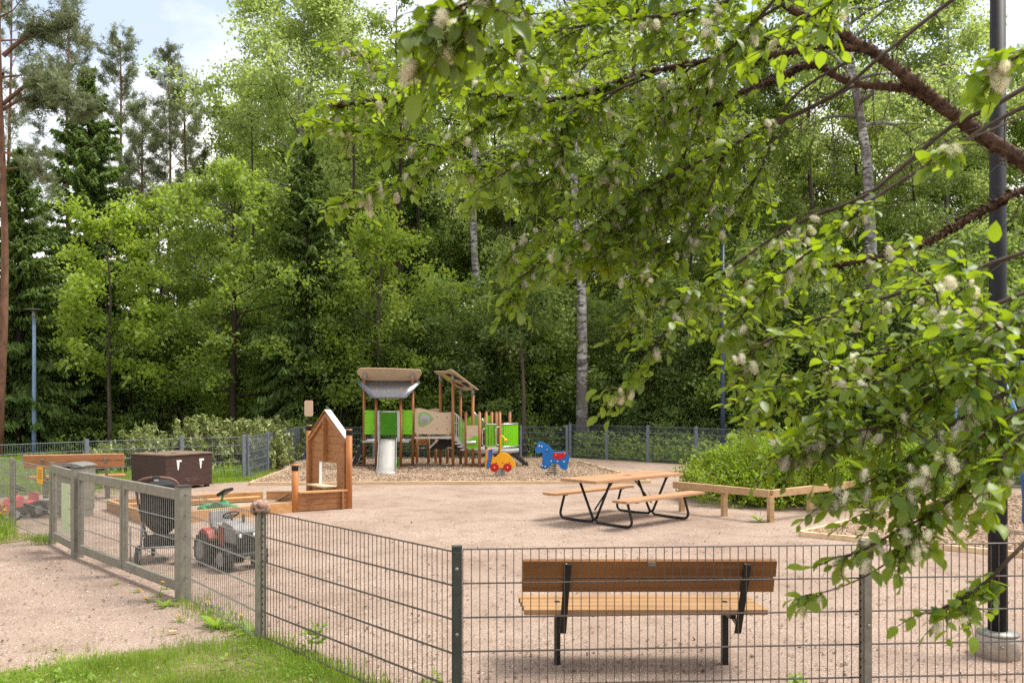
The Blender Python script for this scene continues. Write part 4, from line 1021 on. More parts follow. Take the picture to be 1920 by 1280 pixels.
# knitted hat left on the fence post
me_ = MB(); me_.ball((0, 0, 0), .1, 28, 18, (1.0, .85, .72)); vs_n = []
for x, y, z in me_.v:
    q = V(x, y, z); f_ = 1 + .08 * math.sin(19 * x + 13 * z) * math.sin(17 * y + 9) + .07 * math.sin(37 * z + 15 * y + 2)
    q *= f_
    if q.z < -.02: q.x *= 1.1; q.z -= .02 * (1 + math.sin(25 * math.atan2(y, x) / 4))
    vs_n.append(q)
me_.v = [tuple(q) for q in vs_n]
h = thing('hat', 'brown and cream patterned knitted hat hung on the fence post', 'hat', (FL.x, FL.y, 1.10), R(20)); h.scale = (.72, .72, .78)
me_.build('crown', 'fabric_brown', h)
hb2 = MB(); hb2.lathe((0, 0, -.055), [(.078, 0), (.09, .012), (.088, .03), (.074, .036)], 24); hb2.build('brim', 'fabric_brown', h)

# ================================================================== swing, post and person at the right
sw = thing('swing_set', 'pale blue steel swing frame half hidden by leaves on the right', 'swing', V(9.6, 16.2, 0), world=True)
tops = []
for dx, Y in ((0, 17.0), (2.2, 14.6)):
    a0, a1, b0, b1 = V(8.47 + dx, Y, -.2), V(9.05 + dx, Y, 2.63), V(10.75 + dx, Y, -.2), V(9.68 + dx, Y, 2.63)
    MB().tube([a0, a1], .045, 12).build('leg', 'swing_blue', sw); MB().tube([b0, b1], .045, 12).build('leg', 'swing_blue', sw)
    MB().tube([a1 + V(-.05, 0, 0), b1 + V(.05, 0, 0)], .04, 12).build('head_tube', 'white', sw); tops.append((a1 + b1) / 2)
MB().tube([tops[0] + V(0, .1, .03), tops[1] + V(0, -.1, .03)], .05, 12).build('top_beam', 'swing_blue', sw)
for v in (.3, .68):
    c = tops[0].lerp(tops[1], v); d = (tops[1] - tops[0]).normalized()
    st = MB().box((c.x, c.y, .48), (.44, .18, .03), axes=(d, V(-d.y, d.x, 0), V(0, 0, 1))).build('seat', 'black_rubber', sw, .01)
    for s_ in (-1, 1): MB().tube([c + d * (.21 * s_), V(c.x, c.y, .49) + d * (.21 * s_)], .006, 6).build('chain', 'galv', st)
pp = G(1806, 949)
tag(MB().tube([(0, 0, -.2), (.10, .05, 1.3), (.17, .08, 2.2)], [.05, .045, .04], 12).build('post', 'bark_grey'), 'slim grey brown post in the bark chips beside the swing', 'post').location = pp

def skin_mesh(name, joints, edges, mat, parent, root=0, sub=2):
    me = bpy.data.meshes.new(name); me.from_pydata([j[0] for j in joints], edges, [])
    ob = bpy.data.objects.new(name, me); COL.objects.link(ob); ob.parent = parent
    ob.modifiers.new('skin', 'SKIN'); 
    for v, j in zip(me.skin_vertices[0].data, joints):
        v.radius = j[1] if isinstance(j[1], tuple) else (j[1], j[1]); v.use_root = False
    me.skin_vertices[0].data[root].use_root = True
    ob.modifiers['skin'].use_smooth_shade = True
    sb_ = ob.modifiers.new('sub', 'SUBSURF'); sb_.levels = sub; sb_.render_levels = sub
    me.materials.append(MAT[mat]); return ob
pr = thing('person', 'person in a white top and blue jeans cut off by the right edge', 'person', (7.43, 12.25, 0), R(75))
J = []; E = []
def jn(p, r, frm=None):
    J.append((p, r)); k = len(J) - 1
    if frm is not None: E.append((frm, k))
    return k
pel = jn((0, 0, .95), (.14, .10)); wa = jn((0, .0, 1.10), (.125, .09), pel); ch = jn((0, -.01, 1.30), (.15, .105), wa); sh = jn((0, 0, 1.42), (.12, .08), ch)
nk = jn((0, -.01, 1.50), .05, sh); h0 = jn((0, -.025, 1.57), (.06, .075), nk); h1 = jn((0, -.03, 1.66), (.075, .092), h0); h2 = jn((0, -.02, 1.73), (.05, .06), h1)
for s_ in (-1, 1):
    hp_ = jn((s_ * .09, 0, .88), .085, pel); kn = jn((s_ * .10, -.015, .49), .06, hp_); cf = jn((s_ * .10, .01, .34), .055, kn); an = jn((s_ * .10, .02, .09), .036, cf); to = jn((s_ * .115, -.15, .035), (.036, .026), an)
    s1_ = jn((s_ * .17, 0, 1.40), .055, sh); el = jn((s_ * .23, .03, 1.12), .042, s1_); wr = jn((s_ * .24, -.06, .90), .028, el); pm = jn((s_ * .24, -.08, .83), (.016, .038), wr)
    for k in range(4):
        yo = -.11 + .022 * k + .0; f1 = jn((s_ * .24, yo, .775), .0095, pm); f2 = jn((s_ * .232, yo - .004, .742 + .004 * abs(k - 1.5)), .0085, f1); jn((s_ * .22, yo - .005, .718 + .006 * abs(k - 1.5)), .007, f2)
    th1 = jn((s_ * .235, -.125, .825), .0105, pm); jn((s_ * .228, -.145, .79), .009, th1)
skin_mesh('body', J, E, 'skin', pr)
skin_mesh('jeans', [((0, 0, 1.0), (.155, .115)), ((0, 0, .92), (.16, .125)), ((-.09, 0, .86), .105), ((-.10, -.01, .49), .078), ((-.10, .015, .24), .066), ((-.10, .02, .15), .062), ((.09, 0, .86), .105), ((.10, -.01, .49), .078), ((.10, .015, .24), .066), ((.10, .02, .15), .062)],
          [(0, 1), (1, 2), (2, 3), (3, 4), (4, 5), (1, 6), (6, 7), (7, 8), (8, 9)], 'denim', pr, 1)
skin_mesh('top', [((0, 0, .96), (.165, .125)), ((0, 0, 1.12), (.15, .115)), ((0, -.01, 1.30), (.17, .125)), ((0, 0, 1.42), (.13, .09)), ((-.18, 0, 1.395), .07), ((-.225, .025, 1.18), .06), ((.18, 0, 1.395), .07), ((.225, .025, 1.18), .06)],
          [(0, 1), (1, 2), (2, 3), (3, 4), (4, 5), (3, 6), (6, 7)], 'shirt', pr, 2)
m = MB(); m.ball((0, .0, 1.685), .115, 18, 12, (.86, 1.0, 1.0)); m.v = [(x, y + (.03 if y < -.02 and z < 1.72 else 0) * 3.2, z) for x, y, z in m.v]; m.build('hair', 'hair', pr)
for s_ in (-1, 1):
    MB().ball((s_ * .03, -.115, 1.65), .012, 10, 8, (1, .6, .8)).build('eye', 'white', pr); MB().box((s_ * .10, .01, .03), (.085, .26, .06)).build('shoe', 'white', pr, .025) if False else None
    sh_ = MB(); sh_.ball((s_ * .11, -.06, .045), .05, 14, 8, (.95, 2.7, .95)); sh_.v = [(x, y, max(z, .004)) for x, y, z in sh_.v]; sh_.build('shoe', 'white', pr)
    MB().ball((s_ * .082, -.01, 1.65), .028, 10, 8, (.35, .7, 1.1)).build('ear', 'skin', pr)
MB().ball((0, -.127, 1.625), .017, 10, 8, (.8, 1.1, 1.3)).build('nose', 'skin', pr); MB().ball((0, -.112, 1.585), .02, 10, 6, (1.2, .5, .35)).build('mouth', 'toy_pink', pr)
# ================================================================== trees
def rv(rng, n): return unit(rng.normal(size=(n, 3)))
def leaf_mesh(name, cen, rng, L, Wd, mat, parent, up=.5, dirs=None, jit=.3):
    n = len(cen)
    d = rv(rng, n) if dirs is None else unit(dirs + rng.normal(size=(n, 3)) * jit)
    nm = rv(rng, n); nm[:, 2] = np.abs(nm[:, 2]) + up
    s = unit(np.cross(d, nm)); l = (L * rng.uniform(.65, 1.25, n))[:, None] / 2
    v, f = quads(cen, d * l, s * l * (Wd / L))
    return np_mesh(name, v, f, mat, parent)
def bend(p0, d, L, n, droop, rng, wob=.12):
    pts = [np.array(p0, float)]; d = np.array(d, float)
    for k in range(n):
        d = d + rng.normal(size=3) * wob + np.array([0, 0, -droop / n]); d /= np.linalg.norm(d)
        pts.append(pts[-1] + d * L / n)
    return np.array(pts)
def along(path, t):
    n = len(path) - 1; x = np.clip(t, 0, .9999) * n; i = x.astype(int); f = (x - i)[:, None]
    return path[i] * (1 - f) + path[i + 1] * f
def broad(seed, H, r, base, CR, nb, nl, L, mat, bark, ascend=.6, droop=.5, lean=(0, 0), spread=.17, label=None, cat='tree', name='leafy_tree', loc=(0, 0, 0), profile='round', wl=.62, group=None, subs=6):
    rng = np.random.default_rng(seed)
    t = thing(name, label, cat, loc, 0, group)
    m = MB(); n = 10
    tp = np.array([[lean[0] * (k / n) * H + math.sin(k * 1.3 + seed) * .012 * H * (k / n) ** .5 * .6, lean[1] * (k / n) * H + math.cos(k * 1.7 + seed) * .008 * H * (k / n), H * .97 * k / n] for k in range(n + 1)])
    tp[:, :2] -= tp[0, :2]; tp[0, 2] = -.3
    m.tube(tp, [r * (1.25 if k == 0 else 1) * (1 - .92 * (k / n) ** 1.1) + .012 for k in range(n + 1)], 10)
    cen = []; per = max(1, nl // (nb * (subs + 1)))
    for b in range(nb):
        v = (b + rng.uniform(0, 1)) / nb; h = base + (1 - base) * v
        p0 = along(tp, np.array([h]))[0]; az = b * 2.4 + rng.uniform(-.5, .5)
        pf = {'round': math.sin(PI * min(1, .12 + .85 * v)) ** .7, 'cone': (1 - v) ** .8 + .12, 'tall': (math.sin(PI * (.2 + .72 * v))) ** .6, 'low': (1 - v * .75)}[profile]
        Lb = CR * pf * rng.uniform(.65, 1.12) + .2; el = ascend * (.5 + .8 * v) + rng.uniform(-.2, .2)
        path = bend(p0, (math.cos(az) * math.cos(el), math.sin(az) * math.cos(el), math.sin(el)), Lb, 5, droop, rng)
        rb = max(.008, r * .32 * (1 - .75 * v)); m.tube(path, [rb * (1 - .8 * k / 5) + .004 for k in range(6)], 5, False)
        tt = rng.uniform(.45, 1, per); cen.append(along(path, tt) + rng.normal(size=(per, 3)) * spread * .8)
        for s in range(subs):
            q = along(path, np.array([rng.uniform(.3, 1)]))[0]; dd = (path[-1] - path[0]) / Lb + rng.normal(size=3) * .8
            sp = bend(q, dd / np.linalg.norm(dd), Lb * rng.uniform(.22, .45) + .15, 3, droop * .8, rng)
            m.tube(sp, [rb * .35 + .003, rb * .25 + .002, .004, .003], 4, False)
            cen.append(along(sp, rng.uniform(.1, 1.05, per)) + rng.normal(size=(per, 3)) * spread * np.array([1, 1, .7]))
    m.build('trunk', bark, t)
    leaf_mesh('crown', np.concatenate(cen), rng, L, L * wl, mat, t)
    return t
def spruce(seed, H, R_, label, loc, r=.16, dens=1.0, base=.03, name='spruce_tree', group=None):
    rng = np.random.default_rng(seed); t = thing(name, label, 'tree', loc, 0, group)
    m = MB(); m.tube([(0, 0, -.3), (0, 0, H * .5), (0, 0, H)], [r, r * .6, .015], 9)
    C, D = [], []
    z = H * base
    while z < H * .985:
        v = z / H; Lb0 = R_ * (1 - v) ** .8 * min(1, .55 + v * 3) + .12; nb = int(5 + 4 * (1 - v))
        for b in range(nb):
            az = rng.uniform(0, 2 * PI); Lb = Lb0 * rng.uniform(.65, 1.15); el = -.15 + .75 * v ** 1.5 + rng.uniform(-.15, .15)
            path = bend((0, 0, z + rng.uniform(-.15, .15)), (math.cos(az) * math.cos(el), math.sin(az) * math.cos(el), math.sin(el)), Lb, 5, .55 * (1 - v), rng, .05)
            path[-1, 2] += .08 * Lb; m.tube(path, [.022 * (1 - v) + .004, .012, .01, .008, .006, .004], 4, False)
            k = int((16 + 62 * Lb) * dens); tt = rng.uniform(.12, 1.0, k); q = along(path, tt)
            ax = (path[-1] - path[0]) / Lb; sd = np.array([-ax[1], ax[0], 0]); sg = rng.choice([-1, 1], k)[:, None]
            sideL = (.10 + .30 * Lb * .5 * (1.05 - tt))[:, None] * rng.uniform(.1, 1, (k, 1))
            q = q + sg * sd * sideL + np.array([0, 0, -1]) * sideL * rng.uniform(.1, .75, (k, 1))
            C.append(q); D.append(ax * .55 + sg * sd * .5 + np.array([0, 0, -1]) * rng.uniform(.1, 1.1, (k, 1)))
        z += .16 + .20 * (1 - v)
    m.build('trunk', 'bark_dark', t)
    C = np.concatenate(C); D = np.concatenate(D)
    leaf_mesh('crown', C, rng, .30, .085, 'lf_spruce', t, .9, D, .22)
    return t
def tufts(cs, rng, n, L, spread):
    c = np.repeat(cs, n, 0); d = rv(rng, len(c)); d[:, 2] = d[:, 2] * .7 + .25; d = unit(d)
    return c + d * (L * .5) + rng.normal(size=c.shape) * spread, d
def pine(seed, H, CR, label, loc, base=.5, r=.17, nb=26, nt=20, limbs=(), name='pine_tree', lean=0, group=None):
    rng = np.random.default_rng(seed); t = thing(name, label, 'tree', loc, 0, group)
    m = MB(); n = 8
    tp = np.array([[lean * k / n + .12 * math.sin(k * .9 + seed), .1 * math.cos(k + seed), H * .99 * k / n] for k in range(n + 1)]); tp[:, :2] -= tp[0, :2]; tp[0, 2] = -.3
    m.tube(tp, [r * (1 - .85 * k / n) + .015 for k in range(n + 1)], 10)
    cs = []
    for b in range(nb):
        v = (b + rng.uniform()) / nb; p0 = along(tp, np.array([base + (1 - base) * v]))[0]; az = b * 2.4 + rng.uniform(-.4, .4)
        Lb = CR * (1.03 - v) ** .75 * rng.uniform(.65, 1.15) + .3; el = .15 + .7 * v + rng.uniform(-.2, .2)
        path = bend(p0, (math.cos(az) * math.cos(el), math.sin(az) * math.cos(el), math.sin(el)), Lb, 4, -.25, rng, .1)
        m.tube(path, [.035 * (1 - v) + .012, .02, .014, .01, .007], 5, False)
        for s in range(5):
            q = along(path, np.array([rng.uniform(.35, 1)]))[0]; dd = (path[-1] - path[0]) / Lb + rng.normal(size=3) * .6; dd[2] += .25
            sp = bend(q, dd / np.linalg.norm(dd), rng.uniform(.25, .6) * (.5 + .35 * CR), 3, -.2, rng, .1); m.tube(sp, [.01, .008, .006, .004], 4, False)
            cs.append(along(sp, rng.uniform(.25, 1.05, nt)) + rng.normal(size=(nt, 3)) * .09)
    for pts, rr, k in limbs:                     # boughs placed as in the photograph
        path = np.array(pts, float); m.tube(path, [rr * (1 - .8 * i / (len(path) - 1)) + .006 for i in range(len(path))], 6, False)
        for s in range(k):
            q = along(path, np.array([rng.uniform(.3, 1)]))[0]; dd = path[-1] - path[0]; dd = dd / np.linalg.norm(dd) + rng.normal(size=3) * .55
            sp = bend(q, dd / np.linalg.norm(dd), rng.uniform(.35, .9), 3, .1, rng, .12); m.tube(sp, [.009, .007, .005, .004], 4, False)
            cs.append(along(sp, rng.uniform(.15, 1.05, nt)) + rng.normal(size=(nt, 3)) * .08)
    m.build('trunk', 'bark_pine', t)
    c, d = tufts(np.concatenate(cs), rng, 7, .16, .02)
    leaf_mesh('crown', c, rng, .2, .028, 'lf_pine', t, .3, d, .15)
    return t
def X(px, Y): return (px - CX) * Y / FPX
def put(proto, px, Y, label=None, sc=1, rz=0, group=None):
    c = copy_tree(proto); c.location = (X(px, Y), Y, 0); c.rotation_euler = (0, 0, rz); c.scale = (sc, sc, sc)
    if label: c['label'] = label
    if group: c['group'] = group
    return c
# --- pines and spruces at the left
pl = V(X(-4, 28), 28, 0)
def rel(px, py, Y, o): p = AT(px, py, Y); return (p.x - o.x, p.y - o.y, p.z)
limbs = [([rel(6, 195, 28, pl), rel(30, 175, 27.6, pl), rel(65, 145, 27.2, pl), rel(95, 158, 26.8, pl), rel(128, 190, 26.5, pl), rel(150, 212, 26.4, pl)], .07, 70),
         ([rel(6, 205, 28, pl), rel(40, 185, 28.4, pl), rel(90, 185, 28.8, pl), rel(140, 205, 29, pl)], .06, 60),
         ([rel(6, 105, 28, pl), rel(40, 75, 28, pl), rel(80, 60, 28, pl), rel(118, 46, 28, pl)], .07, 34),
         ([rel(8, 285, 28, pl), rel(45, 300, 27.6, pl), rel(85, 340, 27.2, pl)], .035, 7), ([rel(8, 318, 28, pl), rel(60, 312, 28, pl), rel(90, 318, 28, pl)], .03, 7),
         ([rel(6, 140, 28, pl), rel(-50, 120, 28, pl), rel(-110, 140, 28, pl)], .07, 50)]
pine(11, 18.5, 2.6, 'red barked pine at the left edge with long drooping needle boughs', pl, .68, .14, 16, 18, limbs)
pine(12, 23.0, 4.39, 'tall blue green pine left of the open sky, above the pointed spruce', V(X(128, 46), 46, 0), 0.34, .16, 51, 26)
pine(13, 25.5, 4.73, 'tall pine in the top left corner behind the red barked pine', V(X(22, 50), 50, 0), 0.32, .17, 51, 26)
pine(14, 24.0, 3.46, 'pine with a forked pointed crown alone against the sky', V(X(228, 52), 52, 0), 0.34, .15, 51, 26)
pine(15, 24.4, 3.60, 'pointed pine between the open sky and the big birch', V(X(318, 55), 55, 0), 0.34, .15, 45, 26)
pine(16, 19.0, 3.90, 'brownish pine with two bare red stems left of the big birch', V(X(346, 47), 47, 0), 0.40, .17, 45, 26)
pine(17, 17.5, 3.74, 'lower brownish pine between the pointed spruce and the big birch', V(X(265, 46), 46, 0), 0.28, .15, 45, 26)
spruce(21, 16.0, 4.3, 'tall pointed dark spruce below the pines on the left', V(X(166, 36), 36, 0), .19, 1.15)
spruce(22, 11.2, 3.2, 'broad spruce with hanging boughs behind the pale blue lamp post', V(X(36, 31.5), 31.5, 0), .17, .95)
spruce(23, 12.2, 2.9, 'dark spruce with sweeping boughs behind the playhouse gable', V(X(578, 32), 32, 0), .18, .9)
spruce(24, 16.5, 3.2, 'dark spruce deep in the wood between two birch trunks', V(X(792, 44), 44, 0), .18, .8)
spruce(25, 13.5, 2.8, 'dark spruce at the far left edge behind the lamp post', V(X(-40, 34), 34, 0), .17, .7)
# --- single broad-leaved trees
broad(31, 8.3, .075, .35, 2.1, 22, 9000, .17, 'lf_yellow', 'bark_grey', label='slender yellow green tree with a thin straight stem beside the pale blue lamp', name='young_tree', loc=V(X(205, 30.5), 30.5, 0), profile='tall', droop=.3)
broad(32, 11.2, .1, .3, 2.3, 24, 9000, .19, 'lf_yellow', 'bark_grey', label='bright yellow green tree in front of the brownish pines', name='leafy_tree', loc=V(X(300, 37), 37, 0), profile='tall')
broad(33, 10.2, .13, .2, 3.4, 34, 18000, .17, 'lf_mid', 'bark_dark', label='broad mid green tree with a dark trunk behind the drooping shrubs', name='leafy_tree', loc=V(X(438, 31.5), 31.5, 0), droop=.4)
broad(34, 23.5, .20, .36, 5.4, 44, 46000, .19, 'lf_birch', 'birch', label='large airy birch with a curved grey trunk right of the open sky', name='birch_tree', loc=V(X(572, 42), 42, 0), profile='round', ascend=.75, droop=.8, lean=(-.012, 0), spread=.34)
broad(35, 8.6, .09, .2, 2.5, 26, 11000, .16, 'lf_yellow', 'bark_grey', label='pale green many branched tree directly left of the climbing frame roof', name='leafy_tree', loc=V(X(712, 31), 31, 0), droop=.5)
broad(36, 21.0, .21, .58, 3.4, 26, 11000, .16, 'lf_birch', 'birch', label='stout birch with a black and white trunk behind the blue horse', name='birch_tree', loc=V(X(1094, 30.8), 30.8, 0), profile='tall', ascend=.8, droop=.9, lean=(-.022, .01))
broad(37, 22.0, .22, .5, 3.6, 26, 11000, .16, 'lf_birch', 'birch', label='leaning grey birch trunk above the tilted canopy of the climbing frame', name='birch_tree', loc=V(X(906, 38), 38, 0), profile='tall', ascend=.8, droop=.9, lean=(-.035, 0))
broad(38, 20.5, .17, .5, 3.2, 24, 10000, .16, 'lf_birch', 'birch', label='birch left of the navy lamp post, its trunk blotched white', name='birch_tree', loc=V(X(1287, 34), 34, 0), profile='tall', ascend=.8, droop=.9)
broad(39, 21.5, .27, .55, 3.6, 26, 11000, .16, 'lf_birch', 'birch', label='thick white birch leaning behind the willow boughs at upper right', name='birch_tree', loc=V(X(1672, 30), 30, 0), profile='tall', ascend=.8, droop=.9, lean=(-.085, .02))
broad(40, 21.0, .23, .55, 3.4, 24, 9000, .16, 'lf_mid', 'bark_grey', label='dark grey trunk between the stout birch and the navy lamp post', name='leafy_tree', loc=V(X(1191, 33.5), 33.5, 0), profile='tall', ascend=.7)
broad(41, 7.6, .07, .45, 1.8, 18, 5000, .15, 'lf_dark', 'bark_grey', label='slim crooked sapling just right of the round slatted deck', name='young_tree', loc=V(X(985, 30.2), 30.2, 0), lean=(-.035, 0))
broad(42, 20.0, .13, .45, 2.8, 22, 8000, .16, 'lf_birch', 'birch', label='thin birch stem between the leaning birch and the stout birch', name='birch_tree', loc=V(X(1004, 45), 45, 0), profile='tall', droop=.9)
broad(43, 21.0, .16, .42, 3.0, 24, 9000, .16, 'lf_mid', 'bark_dark', label='dark stemmed tree behind the pale many branched tree', name='leafy_tree', loc=V(X(748, 40), 40, 0), profile='tall')
# --- the rest of the wood, built once and copied
kinds = [broad(51, 22, .15, .34, 3.9, 36, 34000, .19, 'lf_birch', 'birch', profile='tall', droop=.9, ascend=.8, spread=.3, name='birch_tree', loc=(X(650, 46), 46, 0)),
         broad(52, 21, .17, .30, 4.1, 36, 34000, .20, 'lf_mid', 'bark_grey', profile='tall', droop=.5, spread=.28, name='leafy_tree', loc=(X(480, 50), 50, 0)),
         broad(53, 23, .16, .38, 3.8, 34, 32000, .19, 'lf_birch', 'birch', profile='tall', droop=.9, ascend=.85, spread=.3, name='birch_tree', loc=(X(850, 48), 48, 0))]
lb = {'birch_tree': ('tall slender birch among many alike in the back rows of the wood', 'birches in the back rows of the wood'), 'leafy_tree': ('tall leafy tree among many alike in the back rows of the wood', 'leafy trees in the back rows of the wood')}
for k in kinds:
    l_ = lb[k.name.split('.')[0]]; tag(k, l_[0], 'tree', l_[1])
spots = [(560, 55, 1), (700, 52, 0), (770, 47, 2), (930, 50, 1), (1000, 54, 0), (1060, 44, 0), (1130, 50, 2), (1225, 46, 0), (1330, 47, 1), (1395, 41, 2), (1470, 49, 0), (1560, 45, 2),
         (1640, 50, 1), (1725, 44, 0), (1800, 49, 2), (1870, 42, 1), (1950, 46, 0), (2060, 40, 2), (2180, 44, 1), (1520, 38, 1), (1780, 37, 0), (900, 58, 2), (1440, 58, 1), (1120, 60, 0), (640, 60, 2), (470, 62, 0), (2300, 38, 0), (1290, 56, 2)]
for i, (px, Y, k) in enumerate(spots):
    l_ = lb[kinds[k].name.split('.')[0]]
    put(kinds[k], px, Y, l_[0], rnd.uniform(.82, 1.0), rnd.uniform(0, 6.3), l_[1])
# --- understorey along the edge of the wood
ug = [broad(61, 5.2, .05, .08, 2.1, 26, 10000, .15, 'lf_dark', 'bark_dark', profile='low', droop=.5, spread=.2, name='shrub', cat='shrub', loc=(X(800, 31.5), 31.5, 0)),
      broad(62, 4.2, .045, .06, 1.9, 24, 9000, .14, 'lf_mid', 'bark_dark', profile='low', droop=.5, spread=.2, name='shrub', cat='shrub', loc=(X(1185, 32.5), 32.5, 0)),
      broad(63, 6.6, .06, .14, 2.2, 26, 10000, .16, 'lf_dark', 'bark_grey', profile='tall', droop=.5, spread=.22, name='shrub', cat='shrub', loc=(X(1240, 33), 33, 0))]
ul = ('deep green leafy shrub in the hedge of undergrowth along the wood edge', 'shrubs along the edge of the wood')
for k in ug: tag(k, ul[0], 'shrub', ul[1])
us = [(640, 31, 1), (690, 33, 2), (750, 30.8, 1), (850, 33.5, 2), (900, 31, 0), (950, 32.5, 1), (1020, 33, 2), (1022, 33, 1), (1165, 36, 2), (1215, 31.5, 0), (1320, 31, 0), (1360, 34, 2), (1400, 30, 1), (1450, 32, 2), (1500, 29.5, 0),
      (1550, 33, 2), (1600, 28, 1), (1660, 31, 2), (1710, 27, 0), (1760, 30, 2), (1820, 26, 1), (1860, 28.5, 2), (1920, 25.5, 0), (1990, 27, 2), (2080, 25, 0), (2200, 26, 2), (1080, 36, 2), (960, 37, 2), (760, 36, 2), (540, 36, 2), (480, 38, 2), (380, 36, 2), (130, 35, 2), (245, 34, 0), (340, 34.5, 1), (60, 36, 2), (1420, 36, 0), (1580, 37, 2), (1740, 35, 0), (1880, 34, 2), (2060, 32, 0), (510, 32.5, 1), (-60, 33, 0), (-150, 31, 2)]
for px, Y, k in us: put(ug[k], px, Y, ul[0], rnd.uniform(.8, 1.15), rnd.uniform(0, 6.3), ul[1])
# --- far wood as one mass: stems and leaves deep behind
rng = np.random.default_rng(77)
n = 200000
fx = rng.uniform(-62, 78, n); fy = rng.uniform(50, 92, n)
clump = np.sin(fx * .55 + 1) * np.cos(fy * .4) + np.sin(fx * 1.7 + fy) * .5
top = np.where(fx / fy < -.33, 8.5, np.where(fx / fy < .03, 20.0, 13.0)) + 3.0 * np.sin(fx * .8) + 2.0 * np.sin(fx * 2.3 + fy)
fz = top * rng.uniform(0, 1, n) ** 1.15
keep = clump + rng.normal(size=n) * .5 > -.35
C = np.stack([fx, fy, fz], 1)[keep]
fo = leaf_mesh('far_wood', C, rng, .62, .42, 'lf_dark', None, .4); tag(fo, 'dense mass of leaves deep in the wood', 'wood', kind='stuff')
m = MB()
for k in range(230):
    Y = rng.uniform(36, 85); x = rng.uniform(-.75, .95) * Y; r_ = rng.uniform(.05, .15); h = rng.uniform(7, 15) if x / Y > -.33 else rng.uniform(4, 9)
    m.tube([(x, Y, -.2), (x + rng.normal() * .3, Y, h)], [r_, r_ * .6], 6, False)
tag(m.build('far_trunks', 'bark_dark'), 'many thin dark trunks deep in the wood', 'wood', kind='stuff')
# undergrowth outside the fence
n = 42000; uy = rng.uniform(28.8, 46, n); ux = rng.uniform(-.72, .9, n) * uy
hz = .15 + .75 * np.clip(np.sin(ux * .9 + uy * .7) * .5 + np.sin(ux * 2.1 - uy) * .4 + .35, 0, 1.3)
ok = (uy > np.where(ux > 2, np.maximum(29.2 - .98 * (ux - 2), 19.6), 28.9)) | (ux < -7.3)
n2 = 16000; vx = rng.uniform(2.2, 16, n2); vy = np.maximum(29.6 - .98 * (vx - 2), 19.4) + rng.uniform(.1, 6, n2)
C = np.concatenate([np.stack([ux, uy, hz * rng.uniform(0, 1, n)], 1)[ok], np.stack([vx, vy, rng.uniform(0, .9, n2) * (.4 + .6 * np.abs(np.sin(vx * 1.3 + vy)))], 1)])
tag(leaf_mesh('undergrowth', C, rng, .16, .10, 'lf_mid', None, .8), 'low green undergrowth beneath the trees', 'undergrowth', kind='stuff')

# ================================================================== bushes
def lump_bush(name, label, loc, lumps, n, L, mat, stem, seed, cat='bush', sprig=.16, drp=0.0, wl=.6):
    rng = np.random.default_rng(seed); t = thing(name, label, cat, loc)
    m = MB(); C = []; D = []
    vol = np.array([l[1][0] * l[1][1] + l[1][1] * l[1][2] for l in lumps]); cnt = (n * vol / vol.sum()).astype(int)
    for (c, r_), k in zip(lumps, cnt):
        c = np.array(c); r_ = np.array(r_); ns = max(20, k // 14)
        u = rv(rng, ns); u[:, 2] = np.abs(u[:, 2]) * 1.0 - .25 * rng.uniform(0, 1, ns); u = unit(u)
        bump = 1 + .10 * np.sin(5 * u[:, 0] + 3 * u[:, 2] + seed) + .09 * np.sin(9 * u[:, 1] + 7 * u[:, 0]) + rng.normal(size=ns) * .05
        rad = np.where(rng.uniform(0, 1, ns) < .72, bump, bump * rng.uniform(.55, .95, ns))
        p = c + u * r_ * rad[:, None]; ok = p[:, 2] > .05; p, u2 = p[ok], u[ok]; ns = len(p)
        d = unit(u2 * .8 + np.array([0, 0, .75]) + rng.normal(size=(ns, 3)) * .35)
        s_ = rng.uniform(-.9, .5, (ns, 14)); q = p[:, None, :] + d[:, None, :] * (s_ * sprig)[:, :, None] + rng.normal(size=(ns, 14, 3)) * sprig * .22
        C.append(q.reshape(-1, 3)); dd = d[:, None, :] * .6 + rng.normal(size=(ns, 14, 3)) * .6; dd[:, :, 2] -= drp; D.append(dd.reshape(-1, 3))
        for k_ in range(0, ns, max(1, ns // 170)):
            b0 = np.array([c[0] + (p[k_, 0] - c[0]) * .25, c[1] + (p[k_, 1] - c[1]) * .25, 0]); md = (b0 + p[k_]) / 2 + rng.normal(size=3) * .06
            m.tube([b0, md, p[k_]], [.011, .007, .003], 4, False)
    m.build('stem', stem, t); leaf_mesh('foliage', np.concatenate(C), rng, L, L * wl, mat, t, .6, np.concatenate(D), .2)
    return t
MAT['stem_red'] = mk('reddish_stems', (128, 84, 60), (86, 54, 40), 20, .85, 0, .1)
lump_bush('bush', 'large rounded yellow green bush behind the low timber rail', (5.7, 16.6, 0), [((-1.1, .05, .2), (1.15, 1.25, .92)), ((-.2, -.45, .18), (1.15, 1.1, 1.0)), ((.7, .1, .3), (1.2, 1.0, 1.06)), ((2.0, .9, .2), (1.1, 1.1, .9)), ((.3, .8, .28), (1.6, 1.1, .98))], 82000, .064, 'lf_bush', 'stem_red', 5)
lump_bush('shrub', 'left clump of pale drooping leaved shrub behind the storage chest', (-9.6, 22.6, 0), [((0, 0, .2), (1.3, .9, .95)), ((1.1, .3, .2), (1.0, .8, 1.1)), ((-.9, -.6, .1), (.8, .6, .75))], 9000, .17, 'lf_rhodo', 'stem_red', 6, 'shrub', .13, .9, .3)
lump_bush('shrub', 'middle clump of pale drooping leaved shrub behind the grey fence', (-8.0, 23.4, 0), [((0, 0, .2), (1.1, .9, 1.15)), ((.9, .6, .25), (.9, .8, 1.05))], 7500, .17, 'lf_rhodo', 'stem_red', 7, 'shrub', .13, .9, .3)
